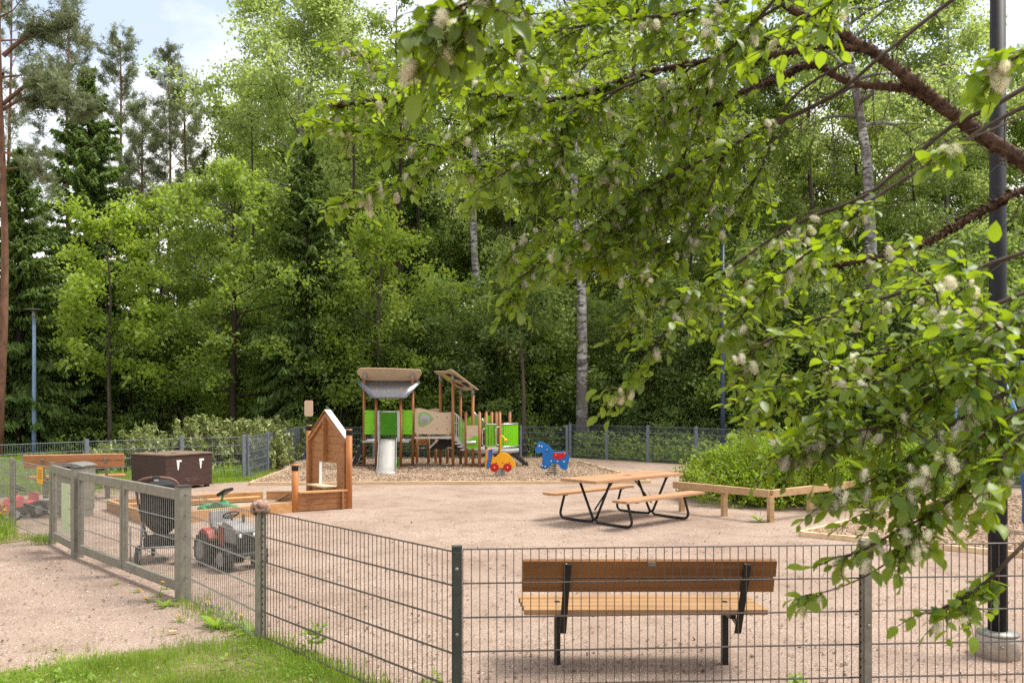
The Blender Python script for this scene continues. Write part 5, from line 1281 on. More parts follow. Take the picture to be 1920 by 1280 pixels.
lump_bush('shrub', 'right clump of pale drooping leaved shrub behind the receding fence', (-7.9, 26.3, 0), [((0, 0, .2), (.95, 1.2, 1.1)), ((.1, 1.5, .25), (1.0, .9, 1.05))], 6500, .17, 'lf_rhodo', 'stem_red', 8, 'shrub', .13, .9, .3)

# ================================================================== grass, weeds and dandelions
def inpoly(P, x, y):
    c = np.zeros(len(x), bool); j = len(P) - 1
    for i in range(len(P)):
        xi, yi = P[i]; xj, yj = P[j]
        c ^= ((yi > y) != (yj > y)) & (x < (xj - xi) * (y - yi) / (yj - yi + 1e-9) + xi); j = i
    return c
def scatter(P, n, rng, edge=.25, nz=.35):
    xs = [p[0] for p in P]; ys = [p[1] for p in P]
    x = rng.uniform(min(xs) - edge, max(xs) + edge, n * 2); y = rng.uniform(min(ys) - edge, max(ys) + edge, n * 2)
    jx = x + rng.normal(size=n * 2) * edge * .5 + nz * .5 * np.sin(x * 5 + y * 3); jy = y + rng.normal(size=n * 2) * edge * .5 + nz * .4 * np.sin(y * 6 - x * 4)
    k = inpoly(P, jx, jy); return x[k], y[k]
def blades(name, x, y, h, w, rng, mat='lf_grass', lean=.45):
    n = len(x); b = np.stack([x, y, np.zeros(n)], 1); a = rng.uniform(0, 2 * PI, n); s = np.stack([np.cos(a), np.sin(a), np.zeros(n)], 1) * w
    a2 = rng.uniform(0, 2 * PI, n); l = np.stack([np.cos(a2), np.sin(a2), np.zeros(n)], 1) * (rng.uniform(.1, 1, n) * lean * h)[:, None]
    up = np.zeros((n, 3)); up[:, 2] = h
    v = np.empty((n, 5, 3), np.float32); v[:, 0] = b - s; v[:, 1] = b + s; v[:, 2] = b + up * .55 + l * .3 + s * .8; v[:, 3] = b + up * .55 + l * .3 - s * .8; v[:, 4] = b + up + l
    i = np.arange(n) * 5
    f = np.concatenate([np.stack([i, i + 1, i + 2], 1), np.stack([i, i + 2, i + 3], 1), np.stack([i + 3, i + 2, i + 4], 1)])
    return np_mesh(name, v.reshape(-1, 3), f, mat)
rng = np.random.default_rng(5)
x, y = scatter(lawn_front, 60000, rng, .34, .3); k = (y > 4.4)
x, y = x[k], y[k]; pt = np.clip(.5 + .5 * np.sin(x * 4.1 + 1) * np.sin(y * 5.3) + rng.normal(size=len(x)) * .3, .05, 1.3); kk = rng.uniform(0, 1, len(x)) < .12 + .88 * np.clip(pt * 1.5, 0, 1)
tag(blades('grass', x[kk], y[kk], (.03 + .055 * pt * rng.uniform(.5, 1.3, len(x)))[kk], .0022, rng), 'short bright green grass in front of the fence', 'grass', kind='stuff')
x, y = scatter(lawn_left, 26000, rng, .15, .3); kk = rng.uniform(0, 1, len(x)) < .9
tag(blades('grass', x, y, .10 + .22 * rng.uniform(.2, 1, len(x)), .005, rng), 'tall green grass outside the left fence', 'grass', kind='stuff')
x, y = scatter(lawn_back, 80000, rng, .2, .3); 
tag(blades('grass', x, y, .08 + .26 * rng.uniform(.1, 1, len(x)) * (.4 + .6 * np.abs(np.sin(x * 1.1 + y))), .009, rng), 'rough green grass behind the back left fence', 'grass', kind='stuff')
xs, ys = [], []
for a, b_, n, w_ in ((FB, FL, 2600, .09), (FL, GP1, 600, .10), (V(-7.6, 20.0, 0), V(-6.45, 20.7, 0), 2600, .2), (V(-6.3, 20.5, 0), V(-6.6, 23.4, 0), 900, .12), (V(-6.7, 12.1, 0), V(-6.3, 11.6, 0), 400, .1)):
    v = rng.uniform(0, 1, n); p = np.stack([a.x + (b_.x - a.x) * v, a.y + (b_.y - a.y) * v], 1) + rng.normal(size=(n, 2)) * w_; xs.append(p[:, 0]); ys.append(p[:, 1])
x = np.concatenate(xs); y = np.concatenate(ys)
tag(blades('grass', x, y, rng.uniform(.03, .16, len(x)) * (.5 + .02 * y), .003 + .0001 * y.mean(), rng), 'thin grass growing along the foot of the fences', 'grass', kind='stuff')
# clover and broad leaves in the front lawn
x, y = scatter([(-4.8, 5.4), (-3.7, 5.9), (-2.95, 6.55), (-2.45, 6.8), (-2.06, 6.6), (-1.2, 5.75), (-.4, 4.9), (-.4, 4.4), (-5, 4.4)], 7000, rng, .1, .2); kk = (np.sin(x * 3.1 + 2 * y) + rng.normal(size=len(x)) * .6) > .2
C = np.stack([x, y, rng.uniform(.015, .06, len(x))], 1)[kk]
tag(leaf_mesh('clover', C, rng, .034, .026, 'lf_weed', None, 2.5), 'broad leaved clover among the front grass', 'clover', kind='stuff')
# single weeds and dandelions
def rosette(m, n, L, rng, el=(.15, .9)):
    for k in range(n):
        a = k * 2.4 + rng.uniform(-.4, .4); e = rng.uniform(*el); l = L * rng.uniform(.6, 1.1); ca, sa = math.cos(a), math.sin(a); sd = V(-sa, ca, 0); w0 = l * .13
        pts = [V(ca * l * t_ * math.cos(e), sa * l * t_ * math.cos(e), l * math.sin(e) * (t_ - .55 * t_ * t_) * 1.5) for t_ in (0, .3, .6, .85, 1)]
        ws = [.25, .7, 1.0, .75, .05]
        vs = []
        for p, w_ in zip(pts, ws): vs += [p + sd * (w0 * w_), p - sd * (w0 * w_)]
        m.add(vs, [(2 * i, 2 * i + 1, 2 * i + 3, 2 * i + 2) for i in range(4)], True)
def dandelion(label, p, h, L=.12, n=9, seed=0, flower=True, group=None, cat='dandelion', name='dandelion'):
    rng = np.random.default_rng(seed); t = thing(name, label, cat, (p.x, p.y, 0), 0, group); m = MB(); rosette(m, n, L, rng)
    m.build('leaf_rosette', 'lf_weed', t)
    if flower:
        q = V(rng.uniform(-.04, .04), rng.uniform(-.03, .03), h)
        MB().tube([(0, 0, 0), q * .5 + V(.005, 0, 0), q], .0028, 5).build('stalk', 'lf_weed', t)
        m = MB(); 
        for k in range(26):
            a = k * 2.4; e = .15 + 1.1 * (k % 3) / 3; l = .021; d = V(math.cos(a) * math.cos(e), math.sin(a) * math.cos(e), math.sin(e)); s_ = V(-math.sin(a), math.cos(a), 0) * .0045
            m.add([q, q + d * l * .6 + s_, q + d * l, q + d * l * .6 - s_], [(0, 1, 2, 3)])
        m.build('flower', 'dandelion', t)
    return t
W_ = lambda px, py, z=0.0: G(px, py, z)
dandelion('dandelion with tall stalk in front of the right leaf of the double gate', W_(297, 1118), .14, .10, 8, 1)
dandelion('dandelion flowering close behind the foot of the double gate post', W_(312, 1104), .13, .08, 7, 2)
dandelion('low dandelion farthest out on the gravel by the double gate', W_(255, 1110), .03, .07, 7, 3)
dandelion('low orange yellow dandelion below the right gate leaf', W_(278, 1128), .03, .07, 6, 4)
dandelion('dandelion on bare soil between the gate post and the lawn', W_(337, 1166), .05, .09, 7, 5)
dandelion('dandelion behind the mesh midway between gate post and hat', W_(398, 1150), .11, .09, 7, 6)
dandelion('dandelion at the foot of the post with the hat', W_(444, 1178), .11, .12, 9, 7)
dandelion('dandelion on a long stalk beside the corner of the timber rail', V(X(1423, 13.7), 13.7, 0), .30, .22, 14, 8)
dandelion('large leafy weed left of the post with the hat', W_(405, 1178), 0, .20, 16, 9, False, None, 'weed', 'weed')
dandelion('leafy weed tuft right at the wide gate post', W_(312, 1136), 0, .14, 14, 10, False, None, 'weed', 'weed')
dandelion('broad weed against the post with the hat', W_(468, 1186), 0, .19, 14, 11, False, None, 'weed', 'weed')
dandelion('small weed on the gravel outside the double gate', W_(218, 1095), 0, .07, 9, 12, False, None, 'weed', 'weed')
gl = ('yellow dandelion in the grass behind the far bench', 'dandelions in the grass behind the far bench')
for k in range(22):
    Y = rnd.uniform(16.2, 20); px = rnd.uniform(2, 232) if Y < 18 else rnd.uniform(120, 240)
    if Y < 17.2 and px > 130: Y += 1.2
    dandelion(gl[0], V(X(px, Y), Y, 0), rnd.uniform(.2, .34), .12, 6, 30 + k, True, gl[1])
gl = ('yellow dandelion in the tall grass outside the left fence', 'dandelions in the tall grass at the left edge')
for px, Y in ((4, 12.3), (11, 12.4), (8, 12.9), (2, 12.0), (14, 12.6)): dandelion(gl[0], V(X(px, Y), Y, 0), .36, .14, 7, 60 + px, True, gl[1])
for k, (px, py) in enumerate(((398, 893), (420, 888), (447, 884))): dandelion(('dandelion left in the grass strip beside the storage chest', 'dandelion midway along the grass strip beside the storage chest', 'tall dandelion at the grey corner post beyond the storage chest')[k], G(px, py + 12), .2 + .12 * k, .16, 8, 80 + k)
def seedling(label, p, h, L, seed, nlev=5):
    rng = np.random.default_rng(seed); t = thing('seedling', label, 'seedling', (p.x, p.y, 0)); m = MB(); m.tube([(0, 0, 0), (.01, 0, h * .5), (.03, .01, h)], [.004, .003, .002], 5); C, D = [], []
    for k in range(nlev):
        z = h * (.3 + .7 * k / (nlev - 1))
        for s_ in range(4):
            a = rng.uniform(0, 6.28); l = L * rng.uniform(.8, 1.6); d = np.array([math.cos(a), math.sin(a), .35]); m.tube([(.02 * z / h, 0, z), tuple(np.array([.02 * z / h, 0, z]) + d * l)], .0015, 4)
            for e in range(4): C.append(np.array([.02 * z / h, 0, z]) + d * l * (.6 + .16 * e) + rng.normal(size=3) * .014); D.append(d + rng.normal(size=3) * .4)
    m.build('stalk', 'lf_weed', t); leaf_mesh('foliage', np.array(C), rng, .05, .028, 'lf_weed', t, 1.2, np.array(D), .2); return t
seedling('leafy seedling growing through the mesh right of the hat', W_(582, 1228), .19, .07, 3)
seedling('small seedling behind the front fence right of the bench', V(X(1487, 5.6), 5.6, 0), .12, .03, 4, 4)
seedling('low seedling at the foot of the dark corner post', V(X(800, 5.55), 5.55, 0), .12, .05, 5, 4)
# ground litter: bits of bark, twigs and stones on the gravel
n = 30000; y = 4.5 + 21 * rng.uniform(0, 1, n) ** 1.9; x = rng.uniform(-.8, .62, n) * y
d = np.stack([rng.normal(size=n), rng.normal(size=n), rng.normal(size=n) * .15], 1); d = unit(d) * (.005 + .020 * rng.uniform(0, 1, n) ** 4)[:, None]
s = np.stack([-d[:, 1], d[:, 0], np.abs(d[:, 2]) + .001], 1) * rng.uniform(.25, .7, n)[:, None]
v, f = quads(np.stack([x, y, np.full(n, .012)], 1), d, s); MAT['litter'] = mk_leaf('dry_litter', (58, 43, 34), (136, 108, 84), (90, 70, 50), .05)
tag(np_mesh('litter', v, f, 'litter'), 'small dry bits of bark and leaf on the gravel', 'litter', kind='stuff')
tag(MB().box((0, 0, .02), (.06, .025, .03), .4).build('wood_scrap', 'border_wood', None, .004), 'small pale scrap of wood at the edge of the front lawn', 'scrap').location = W_(324, 1189)

# loose bark chips lying on the two beds
for P_, n, z0, sd_ in ((chips_a, 26000, .10, 91), (chips_b, 30000, .06, 92)):
    r_ = np.random.default_rng(sd_); x, y = scatter(P_, n, r_, .0, .05); k = inpoly(P_, x, y); x, y = x[k], y[k]; n = len(x)
    d = unit(np.stack([r_.normal(size=n), r_.normal(size=n), r_.normal(size=n) * .28], 1)) * r_.uniform(.014, .038, n)[:, None]
    s = unit(np.stack([-d[:, 1], d[:, 0], r_.normal(size=n) * .006], 1)) * r_.uniform(.006, .014, n)[:, None]
    v, f = quads(np.stack([x, y, z0 + r_.uniform(-.045, .02, n)], 1), d, s)
    if 'chip' not in MAT: MAT['chip'] = mk_leaf('loose_chips', (100, 82, 68), (198, 174, 148), (90, 76, 60), .02, 1.0, .9, .1)
    tag(np_mesh('bark_chips', v, f, 'chip'), 'loose bark chips on the fall protection bed', 'bark chips', kind='stuff')
# gravel grains near the camera
n = 90000; y = 4.6 + 9 * rng.uniform(0, 1, n) ** 1.7; x = rng.uniform(-.72, .62, n) * y
d = unit(rng.normal(size=(n, 3)) * np.array([1, 1, .5])) * (.0022 + .004 * rng.uniform(0, 1, n) ** 3)[:, None] * (y / 6)[:, None] ** .5
s = unit(np.cross(d, rng.normal(size=(n, 3)) * .5 + np.array([0, 0, 1.]))) * np.linalg.norm(d, axis=1)[:, None] * rng.uniform(.5, .9, n)[:, None]
v, f = quads(np.stack([x, y, np.full(n, .006)], 1), d, s); MAT['grain'] = mk_leaf('gravel_grains', (96, 78, 68), (236, 220, 206), (90, 70, 50), .02, 1.0, .9, .1)
tag(np_mesh('gravel_grains', v, f, 'grain'), 'loose pink and grey gravel grains near the fence', 'gravel', kind='stuff')
# ================================================================== the willow over the camera's right
wt = thing('willow_tree', 'flowering willow with fluffy catkins arching in from the right', 'tree', (3.1, 3.25, 0), world=True)
rng = np.random.default_rng(2024)
MB().tube([(3.15, 3.2, -.2), (3.1, 3.25, .6), (2.98, 3.3, 1.3), (2.85, 3.35, 1.9), (2.72, 3.38, 2.3)], [.14, .12, .105, .095, .08], 14).build('trunk', 'bark_willow', wt)
def pth(pts): return np.array([tuple(AT(*p)) for p in pts])
def smooth(P, k=5):
    out = []; n = len(P)
    for i in range(n - 1):
        p0, p1, p2, p3 = P[max(i - 1, 0)], P[i], P[i + 1], P[min(i + 2, n - 1)]
        for j in range(k):
            t = j / k; out.append(.5 * ((2 * p1) + (-p0 + p2) * t + (2 * p0 - 5 * p1 + 4 * p2 - p3) * t * t + (-p0 + 3 * p1 - 3 * p2 + p3) * t ** 3))
    out.append(P[-1]); return np.array(out)
TR = (2300, 560, 3.36)
# points (px, py, distance), thickness at the start and end (m), leaves from this fraction on, twigs per metre, twig length, leaf length
BR = [
 ([TR, (2050, 390, 3.4), (1920, 305, 3.4), (1830, 245, 3.4), (1755, 190, 3.4), (1700, 145, 3.4), (1640, 100, 3.45), (1560, 55, 3.5), (1490, 20, 3.5), (1430, -20, 3.5), (1330, -80, 3.5)], .043, .012, .93, 20, .22, .062, 'limb'),
 ([(1760, 195, 3.4), (1700, 166, 3.45), (1600, 156, 3.55), (1525, 122, 3.6), (1470, 140, 3.6), (1410, 166, 3.6), (1330, 200, 3.7), (1250, 215, 3.8)], .024, .007, .72, 26, .24, .062, 'limb'),
 ([(1640, 98, 3.45), (1560, 84, 3.5), (1480, 98, 3.55), (1370, 110, 3.6), (1280, 122, 3.65), (1180, 147, 3.7), (1090, 178, 3.75), (1000, 188, 3.75), (900, 176, 3.7), (780, 180, 3.7), (700, 190, 3.7), (620, 200, 3.7)], .018, .003, .42, 30, .25, .060, 'limb'),
 ([TR, (2050, 330, 3.2), (1920, 357, 3.2), (1850, 390, 3.2), (1780, 430, 3.2), (1720, 462, 3.25), (1590, 495, 3.3), (1480, 506, 3.4), (1400, 530, 3.4)], .022, .006, .6, 24, .2, .060, 'limb'),
 ([(2060, -190, 3.1), (1960, -110, 3.1), (1800, -10, 3.2), (1690, 75, 3.2), (1640, 116, 3.2), (1560, 180, 3.3), (1420, 245, 3.4), (1340, 295, 3.4), (1270, 330, 3.5), (1180, 385, 3.6), (1110, 440, 3.6)], .010, .003, .55, 26, .22, .058, 'limb'),
 ([(1600, 160, 3.5), (1500, 212, 3.5), (1380, 268, 3.5), (1280, 318, 3.5), (1190, 370, 3.5), (1100, 430, 3.5), (1040, 470, 3.5), (985, 515, 3.5), (965, 560, 3.5)], .010, .003, .42, 28, .17, .058, 'limb'),
 ([(2080, 60, 3.0), (1960, 140, 3.0), (1860, 200, 3.0), (1780, 240, 3.1), (1680, 322, 3.1), (1613, 372, 3.1), (1493, 420, 3.2), (1400, 480, 3.2), (1330, 535, 3.2), (1280, 570, 3.2), (1235, 640, 3.2), (1190, 700, 3.2), (1165, 730, 3.2)], .011, .003, .48, 24, .13, .058, 'limb'),
 ([(2120, 110, 3.0), (1900, 210, 3.0), (1770, 290, 3.0), (1650, 365, 3.0), (1560, 440, 3.0), (1470, 510, 3.0), (1400, 580, 3.0), (1370, 620, 3.0)], .009, .003, .42, 24, .16, .058, 'limb'),
 ([(1060, 182, 3.75), (990, 200, 3.7), (927, 222, 3.7), (853, 268, 3.65), (773, 325, 3.6), (690, 363, 3.6), (625, 380, 3.6)], .007, .002, .1, 34, .14, .058, 'limb'),
 ([(835, 277, 3.65), (760, 262, 3.65), (667, 247, 3.65), (610, 232, 3.65)], .005, .002, .0, 36, .15, .058, 'limb'),
 ([(800, 178, 3.7), (767, 160, 3.6), (703, 117, 3.6), (655, 95, 3.6)], .005, .002, .0, 36, .13, .056, 'limb'),
 ([(1240, 135, 3.65), (1070, 212, 3.6), (1055, 275, 3.6), (1033, 335, 3.6), (985, 345, 3.6)], .006, .002, .15, 30, .2, .058, 'limb'),
 ([(1190, 145, 3.65), (1110, 205, 3.6), (1037, 240, 3.6), (980, 300, 3.6), (905, 350, 3.6)], .006, .002, .15, 32, .17, .058, 'limb'),
 ([(1430, -20, 3.5), (1300, 20, 3.3), (1150, 40, 3.2), (1010, 65, 3.2), (900, 95, 3.2), (820, 115, 3.2)], .009, .002, .05, 34, .24, .058, 'limb'),
 ([(1500, -60, 3.2), (1400, 60, 3.3), (1280, 180, 3.4), (1180, 260, 3.4), (1120, 330, 3.4)], .008, .002, .15, 34, .22, .058, 'limb'),
 ([(1330, -80, 3.3), (1200, -10, 3.4), (1060, 20, 3.5), (950, 30, 3.6)], .008, .002, .0, 34, .25, .06, 'limb'),
 ([(1480, 0, 3.4), (1360, 90, 3.5), (1300, 250, 3.6), (1240, 370, 3.6), (1150, 440, 3.6)], .007, .002, .1, 32, .22, .058, 'limb'),
 ([(1600, 110, 3.4), (1480, 190, 3.5), (1420, 330, 3.5), (1330, 420, 3.5), (1230, 470, 3.5)], .007, .002, .45, 30, .2, .058, 'limb'),
 ([(1360, 290, 3.4), (1300, 420, 3.4), (1260, 480, 3.4), (1180, 520, 3.4)], .006, .002, .15, 28, .17, .058, 'limb'),
 ([(1300, 120, 3.6), (1230, 200, 3.7), (1170, 300, 3.8), (1100, 370, 3.8), (1030, 420, 3.8), (950, 480, 3.8)], .006, .002, .1, 30, .2, .056, 'limb'),
 ([(1420, 250, 3.4), (1330, 330, 3.6), (1230, 410, 3.7), (1150, 470, 3.7), (1060, 500, 3.7)], .006, .002, .05, 30, .2, .056, 'limb'),
 ([(1180, 148, 3.7), (1060, 250, 3.9), (960, 300, 3.9), (880, 320, 3.9)], .005, .002, .05, 30, .18, .056, 'limb'),
 ([(1500, 420, 3.2), (1420, 520, 3.4), (1350, 560, 3.5), (1250, 560, 3.5), (1180, 590, 3.5)], .006, .002, .1, 28, .17, .056, 'limb'),
 ([(1480, 98, 3.55), (1400, 60, 3.7), (1250, 70, 3.9), (1100, 110, 4.0), (980, 130, 4.0), (850, 140, 4.0)], .006, .002, .1, 32, .22, .056, 'limb'),
 # lower right, nearer to the camera
 ([(2250, 640, 2.6), (1990, 690, 2.4), (1920, 722, 2.35), (1832, 764, 2.3), (1719, 845, 2.3), (1664, 886, 2.3), (1570, 925, 2.3)], .011, .003, .35, 24, .13, .052, 'limb'),
 ([(2250, 560, 2.7), (1960, 640, 2.5), (1841, 692, 2.45), (1740, 745, 2.4), (1660, 795, 2.4), (1560, 820, 2.4), (1475, 850, 2.4)], .010, .003, .3, 26, .16, .052, 'limb'),
 ([(1841, 692, 2.45), (1795, 640, 2.45), (1762, 590, 2.45), (1752, 540, 2.45), (1700, 500, 2.5)], .006, .002, .1, 24, .16, .054, 'limb'),
 ([(2200, 760, 2.5), (1980, 820, 2.4), (1880, 862, 2.3), (1790, 930, 2.25), (1735, 975, 2.2), (1690, 1030, 2.2)], .009, .003, .35, 18, .12, .054, 'limb'),
 ([(2200, 860, 2.4), (1990, 960, 2.3), (1905, 1035, 2.2), (1850, 1090, 2.2), (1800, 1120, 2.2), (1755, 1150, 2.2)], .008, .003, .5, 15, .10, .054, 'limb'),
 ([(1760, 960, 2.25), (1700, 985, 2.2), (1620, 1030, 2.2), (1565, 1045, 2.2)], .004, .002, .25, 22, .08, .050, 'limb'),
 ([(1735, 1000, 2.2), (1640, 1070, 2.2), (1560, 1105, 2.2), (1510, 1115, 2.2)], .003, .0015, .75, 16, .05, .054, 'limb'),
 ([(2200, 480, 2.8), (1950, 540, 2.7), (1800, 600, 2.7), (1650, 660, 2.7), (1530, 700, 2.7), (1440, 740, 2.7)], .010, .003, .3, 28, .2, .050, 'limb'),
 ([(2100, 420, 2.9), (1930, 470, 2.9), (1780, 520, 2.9), (1620, 570, 2.9), (1500, 610, 2.9), (1420, 650, 2.9), (1390, 680, 2.9)], .010, .003, .3, 28, .2, .050, 'limb'),
 ([(1990, 700, 2.4), (1900, 640, 2.3), (1830, 560, 2.2), (1800, 480, 2.2)], .006, .002, .2, 22, .15, .054, 'limb'),
 ([(2060, 720, 2.3), (1960, 780, 2.2), (1900, 830, 2.1), (1850, 890, 2.1)], .006, .002, .15, 24, .15, .054, 'limb'),
 ([(2200, 600, 2.6), (1980, 590, 2.5), (1880, 600, 2.4), (1780, 640, 2.4), (1700, 690, 2.4), (1600, 740, 2.4), (1540, 790, 2.4)], .007, .002, .2, 26, .15, .052, 'limb'),
 ([(2200, 700, 2.4), (1980, 740, 2.3), (1880, 790, 2.2), (1800, 850, 2.2), (1730, 900, 2.2), (1650, 940, 2.2)], .007, .002, .25, 24, .14, .052, 'limb'),
 ([(2150, 520, 2.5), (1960, 560, 2.35), (1890, 610, 2.3), (1850, 670, 2.25), (1820, 720, 2.2)], .006, .002, .2, 22, .14, .054, 'limb'),
 # right edge and the very near sprays at the top
 ([(2150, 20, 2.3), (1990, 60, 2.2), (1920, 100, 2.1), (1870, 130, 2.1)], .006, .002, .3, 18, .10, .062, 'limb'),
 ([(2100, 130, 2.4), (1960, 200, 2.3), (1820, 260, 2.2), (1760, 290, 2.15)], .004, .002, .75, 14, .06, .062, 'limb'),
 ([(1100, -160, 1.9), (1000, -70, 1.8), (900, -5, 1.75), (820, 30, 1.75), (775, 70, 1.75)], .006, .002, .35, 24, .10, .062, 'limb'),
 ([(1150, -150, 1.9), (1020, -30, 1.85), (930, 20, 1.8), (870, 60, 1.8), (850, 95, 1.8)], .005, .002, .35, 20, .09, .062, 'limb'),
 ([(1700, -120, 2.3), (1600, -40, 2.4), (1540, 20, 2.5), (1460, 70, 2.6)], .006, .002, .3, 20, .14, .06, 'limb'),
]
LP, LD, LN, LL = [], [], [], []      # leaf base, direction, normal, length
CK = []                              # catkin positions
tw = MB()
for bi, (pts, r0, r1, f0, dens, tl, ll, nm) in enumerate(BR):
    P = smooth(pth(pts)); n = len(P)
    if r0 > .012: # rough bark on the thick limbs
        Pr = P + rng.normal(size=P.shape) * .0018
        rr = [.86 * (r0 + (r1 - r0) * (i / (n - 1)) ** .8) * (1 + rng.uniform(-.07, .09)) for i in range(n)]
    else: Pr, rr = P, [r0 + (r1 - r0) * (i / (n - 1)) ** .8 for i in range(n)]
    m = MB().tube(Pr, rr, 12 if r0 > .012 else 7)
    if r0 > .012:                    # peeling flakes of bark
        seg = P[5:] if bi in (0, 3) else P
        for k in range(int(len(seg) * 15)):
            q = seg[rng.integers(len(seg) - 1)]; j = int(np.argmin(np.linalg.norm(P - q, axis=1))); d = unit(P[min(j + 1, n - 1)] - P[max(j - 1, 0)]); u = unit(np.cross(d, rng.normal(size=3)))
            q = q + d * rng.uniform(-.03, .03) + u * rr[j] * .97; s_ = np.cross(d, u); l = rng.uniform(.004, .016); w_ = rng.uniform(.004, .014)
            m.add([q - s_ * w_, q + s_ * w_, q + s_ * w_ * .6 + u * l + d * l * .7, q - s_ * w_ * .5 + u * l * .9 + d * l], [(0, 1, 2, 3)])
    m.build('limb' if r0 > .012 else 'branch', 'bark_willow' if r0 > .012 else 'twig', wt)
    Ltot = np.linalg.norm(np.diff(P, axis=0), axis=1).sum(); nt = int(Ltot * (1 - f0) * dens * (2.5 if pts[-1][2] < 2.8 else 2.0)) + 2
    if f0 > .25 and pts[-1][2] > 2.8:                      # bare side twigs on the older, leafless part
        for k in range(int(Ltot * f0 * (9 if r0 < .012 else 5))):
            t = rng.uniform(.12, f0); q = along(P, np.array([t]))[0]; i = min(int(t * (n - 1)), n - 2); bd = unit(P[i + 1] - P[i])
            d = bd * .8 + rng.normal(size=3) * np.array([.45, .5, .45]) + np.array([0, 0, -.12]); d /= np.linalg.norm(d)
            sp = bend(q, d, rng.uniform(.15, .55), 6, .15, rng, .16); tw.tube(sp, [.0026, .0022, .0019, .0016, .0014, .0011, .0008], 4, False)
            if rng.uniform() < .7:
                j = rng.integers(2, 5); d2_ = d + rng.normal(size=3) * .6; d2_ /= np.linalg.norm(d2_)
                tw.tube(bend(sp[j], d2_, rng.uniform(.08, .25), 4, .1, rng, .16), [.0017, .0014, .0012, .001, .0007], 4, False)
    for k in range(nt):
        t = f0 + (1 - f0) * (k + rng.uniform()) / nt; q = along(P, np.array([t]))[0]; i = min(int(t * (n - 1)), n - 2); bd = unit(P[i + 1] - P[i])
        d = bd * .75 + rng.normal(size=3) * np.array([.6, .75, .5]) + np.array([0, 0, -.22]); d /= np.linalg.norm(d)
        L = tl * rng.uniform(.35, 1.15); sp = bend(q, d, L, 4, .35, rng, .14)
        tw.tube(sp, [.0022, .0019, .0016, .0013, .001], 4, False)
        nl = max(3, int(L / .023)); side = 1
        for j in range(nl + 1):
            tt = .12 + .88 * j / nl; b = along(sp, np.array([tt]))[0]; dd = sp[-1] - sp[0]; dd /= np.linalg.norm(dd)
            sdv_ = np.cross(dd, np.array([0, 0, 1.0])) + rng.normal(size=3) * .25; sdv_ /= np.linalg.norm(sdv_); side = -side
            ld_ = dd * (.55 if j < nl else 1.2) + sdv_ * side * (.85 if j < nl else .15) + np.array([0, 0, -.16]) + rng.normal(size=3) * .42
            nn = np.array([0, 0, 1.0]) + rng.normal(size=3) * .5
            LP.append(b); LD.append(ld_); LN.append(nn); LL.append(ll * rng.uniform(.42, 1.05))
        if rng.uniform() < .21:
            for c in range(rng.integers(1, 4)): CK.append((along(sp, np.array([rng.uniform(.05, .6)]))[0] + rng.normal(size=3) * .012, rng.uniform(.8, 1.3)))
LP = np.array(LP); LD = unit(np.array(LD)); LL = np.array(LL)[:, None]; LN = np.array(LN); SD = unit(np.cross(LN, LD)); NN = unit(np.cross(LD, SD))
prof = [(0, 0, 0), (.14, 0, -.005), (.42, 0, -.03), (.74, 0, -.08), (1, 0, -.17), (.12, .19, .035), (.40, .31, .045), (.74, .22, -.02), (.12, -.19, .035), (.40, -.31, .045), (.74, -.22, -.02)]
n = len(LP); v = np.empty((n, 11, 3), np.float32); cur = rng.uniform(.3, 1.8, n)[:, None]; fold = rng.uniform(.2, 1.6, n)[:, None]
for k, (u, w_, h) in enumerate(prof): v[:, k] = LP + (LD * u + SD * w_ + NN * (h * (cur if w_ == 0 else fold * .8 + cur * .2))) * LL
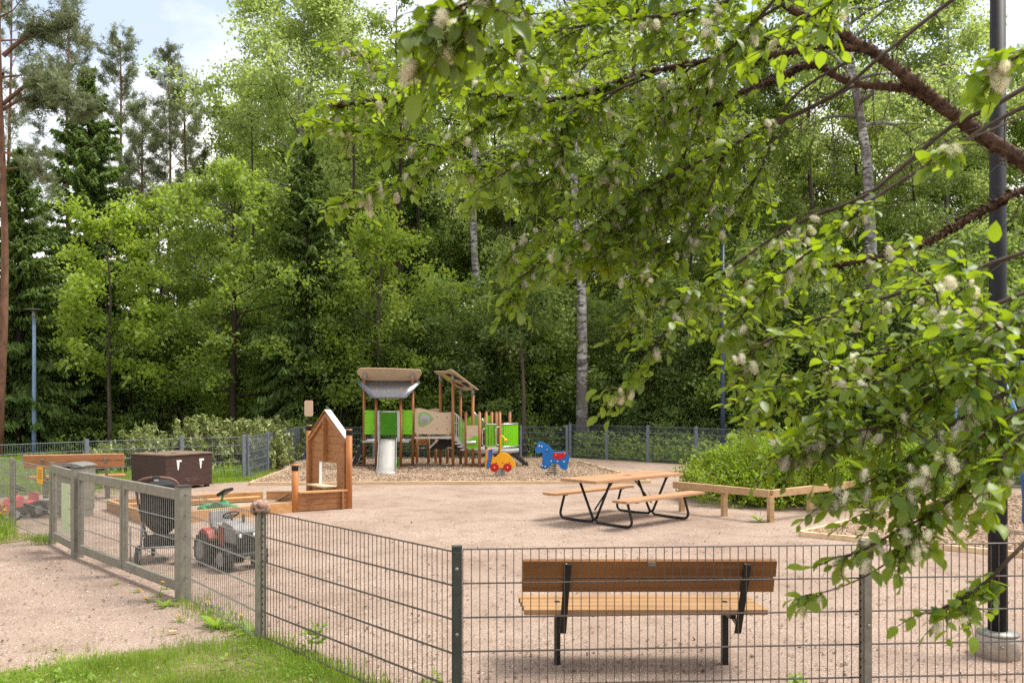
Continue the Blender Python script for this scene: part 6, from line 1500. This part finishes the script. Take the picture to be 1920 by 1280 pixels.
T = [(0, 1, 5), (1, 2, 6), (1, 6, 5), (2, 3, 7), (2, 7, 6), (3, 4, 7), (0, 8, 1), (1, 9, 2), (1, 8, 9), (2, 10, 3), (2, 9, 10), (3, 10, 4)]
f = (np.arange(n)[:, None, None] * 11 + np.array(T)[None]).reshape(-1, 3)
o = np_mesh('foliage', v.reshape(-1, 3) - np.array(ORG[wt], np.float32), f, 'lf_willow', wt, True)
tw.build('twig', 'twig', wt)
# catkins: a soft core and a halo of down
ck = MB(); ck.ball((0, 0, -.016), .0058, 8, 7, (1, 1, 2.4))
for k in range(420):
    a, z = rng.uniform(0, 2 * PI), rng.uniform(-1, 1); rr_ = .0075 * math.sqrt(max(.05, 1 - z * z)); p = V(rr_ * math.cos(a), rr_ * math.sin(a), -.017 + .0165 * z)
    d = V(math.cos(a), math.sin(a), z * .8 + rng.normal() * .3).normalized() * rng.uniform(.002, .0085); s_ = V(-math.sin(a), math.cos(a), rng.normal() * .4).normalized() * .0007
    ck.add([p - s_, p + s_, p + d], [(0, 1, 2)])
proto = ck.build('catkin', 'catkin', wt, off=(0, 0, 0)); me = proto.data
order = sorted(range(len(CK)), key=lambda i: CK[i][0][1])
ow = np.array(ORG[wt])
def inview(p): 
    px, py = CX + p[0] * FPX / p[1], HY - (p[2] - CAM_H) * FPX / p[1]; return 0 < px < 1920 and 0 < py < 1280
order = [i for i in order if inview(CK[i][0])]
first = True
bv = np.array([vv.co[:] for vv in me.vertices]); bf = [tuple(p.vertices) for p in me.polygons]; rest = MB()
for k, i in enumerate(order):
    p, s_ = CK[i]; p = p - ow; rx, ry = rng.normal() * .45, rng.normal() * .45
    if k < 100:
        ob = proto if first else proto.copy()
        if not first: COL.objects.link(ob)
        first = False; ob.parent = wt; ob.location = p; ob.rotation_euler = (rx, ry, 0); ob.scale = (s_ * 1.15, s_ * 1.15, s_)
    elif k < 900:
        M = Matrix.Rotation(rx, 3, 'X') @ Matrix.Rotation(ry, 3, 'Y'); q = bv[:, :] @ np.array(M).T * (s_ * 1.05) + p
        rest.add([tuple(c) for c in q], bf, True)
if rest.v: tag(rest.build('catkin', 'catkin', wt, off=(0, 0, 0)), kind='stuff')
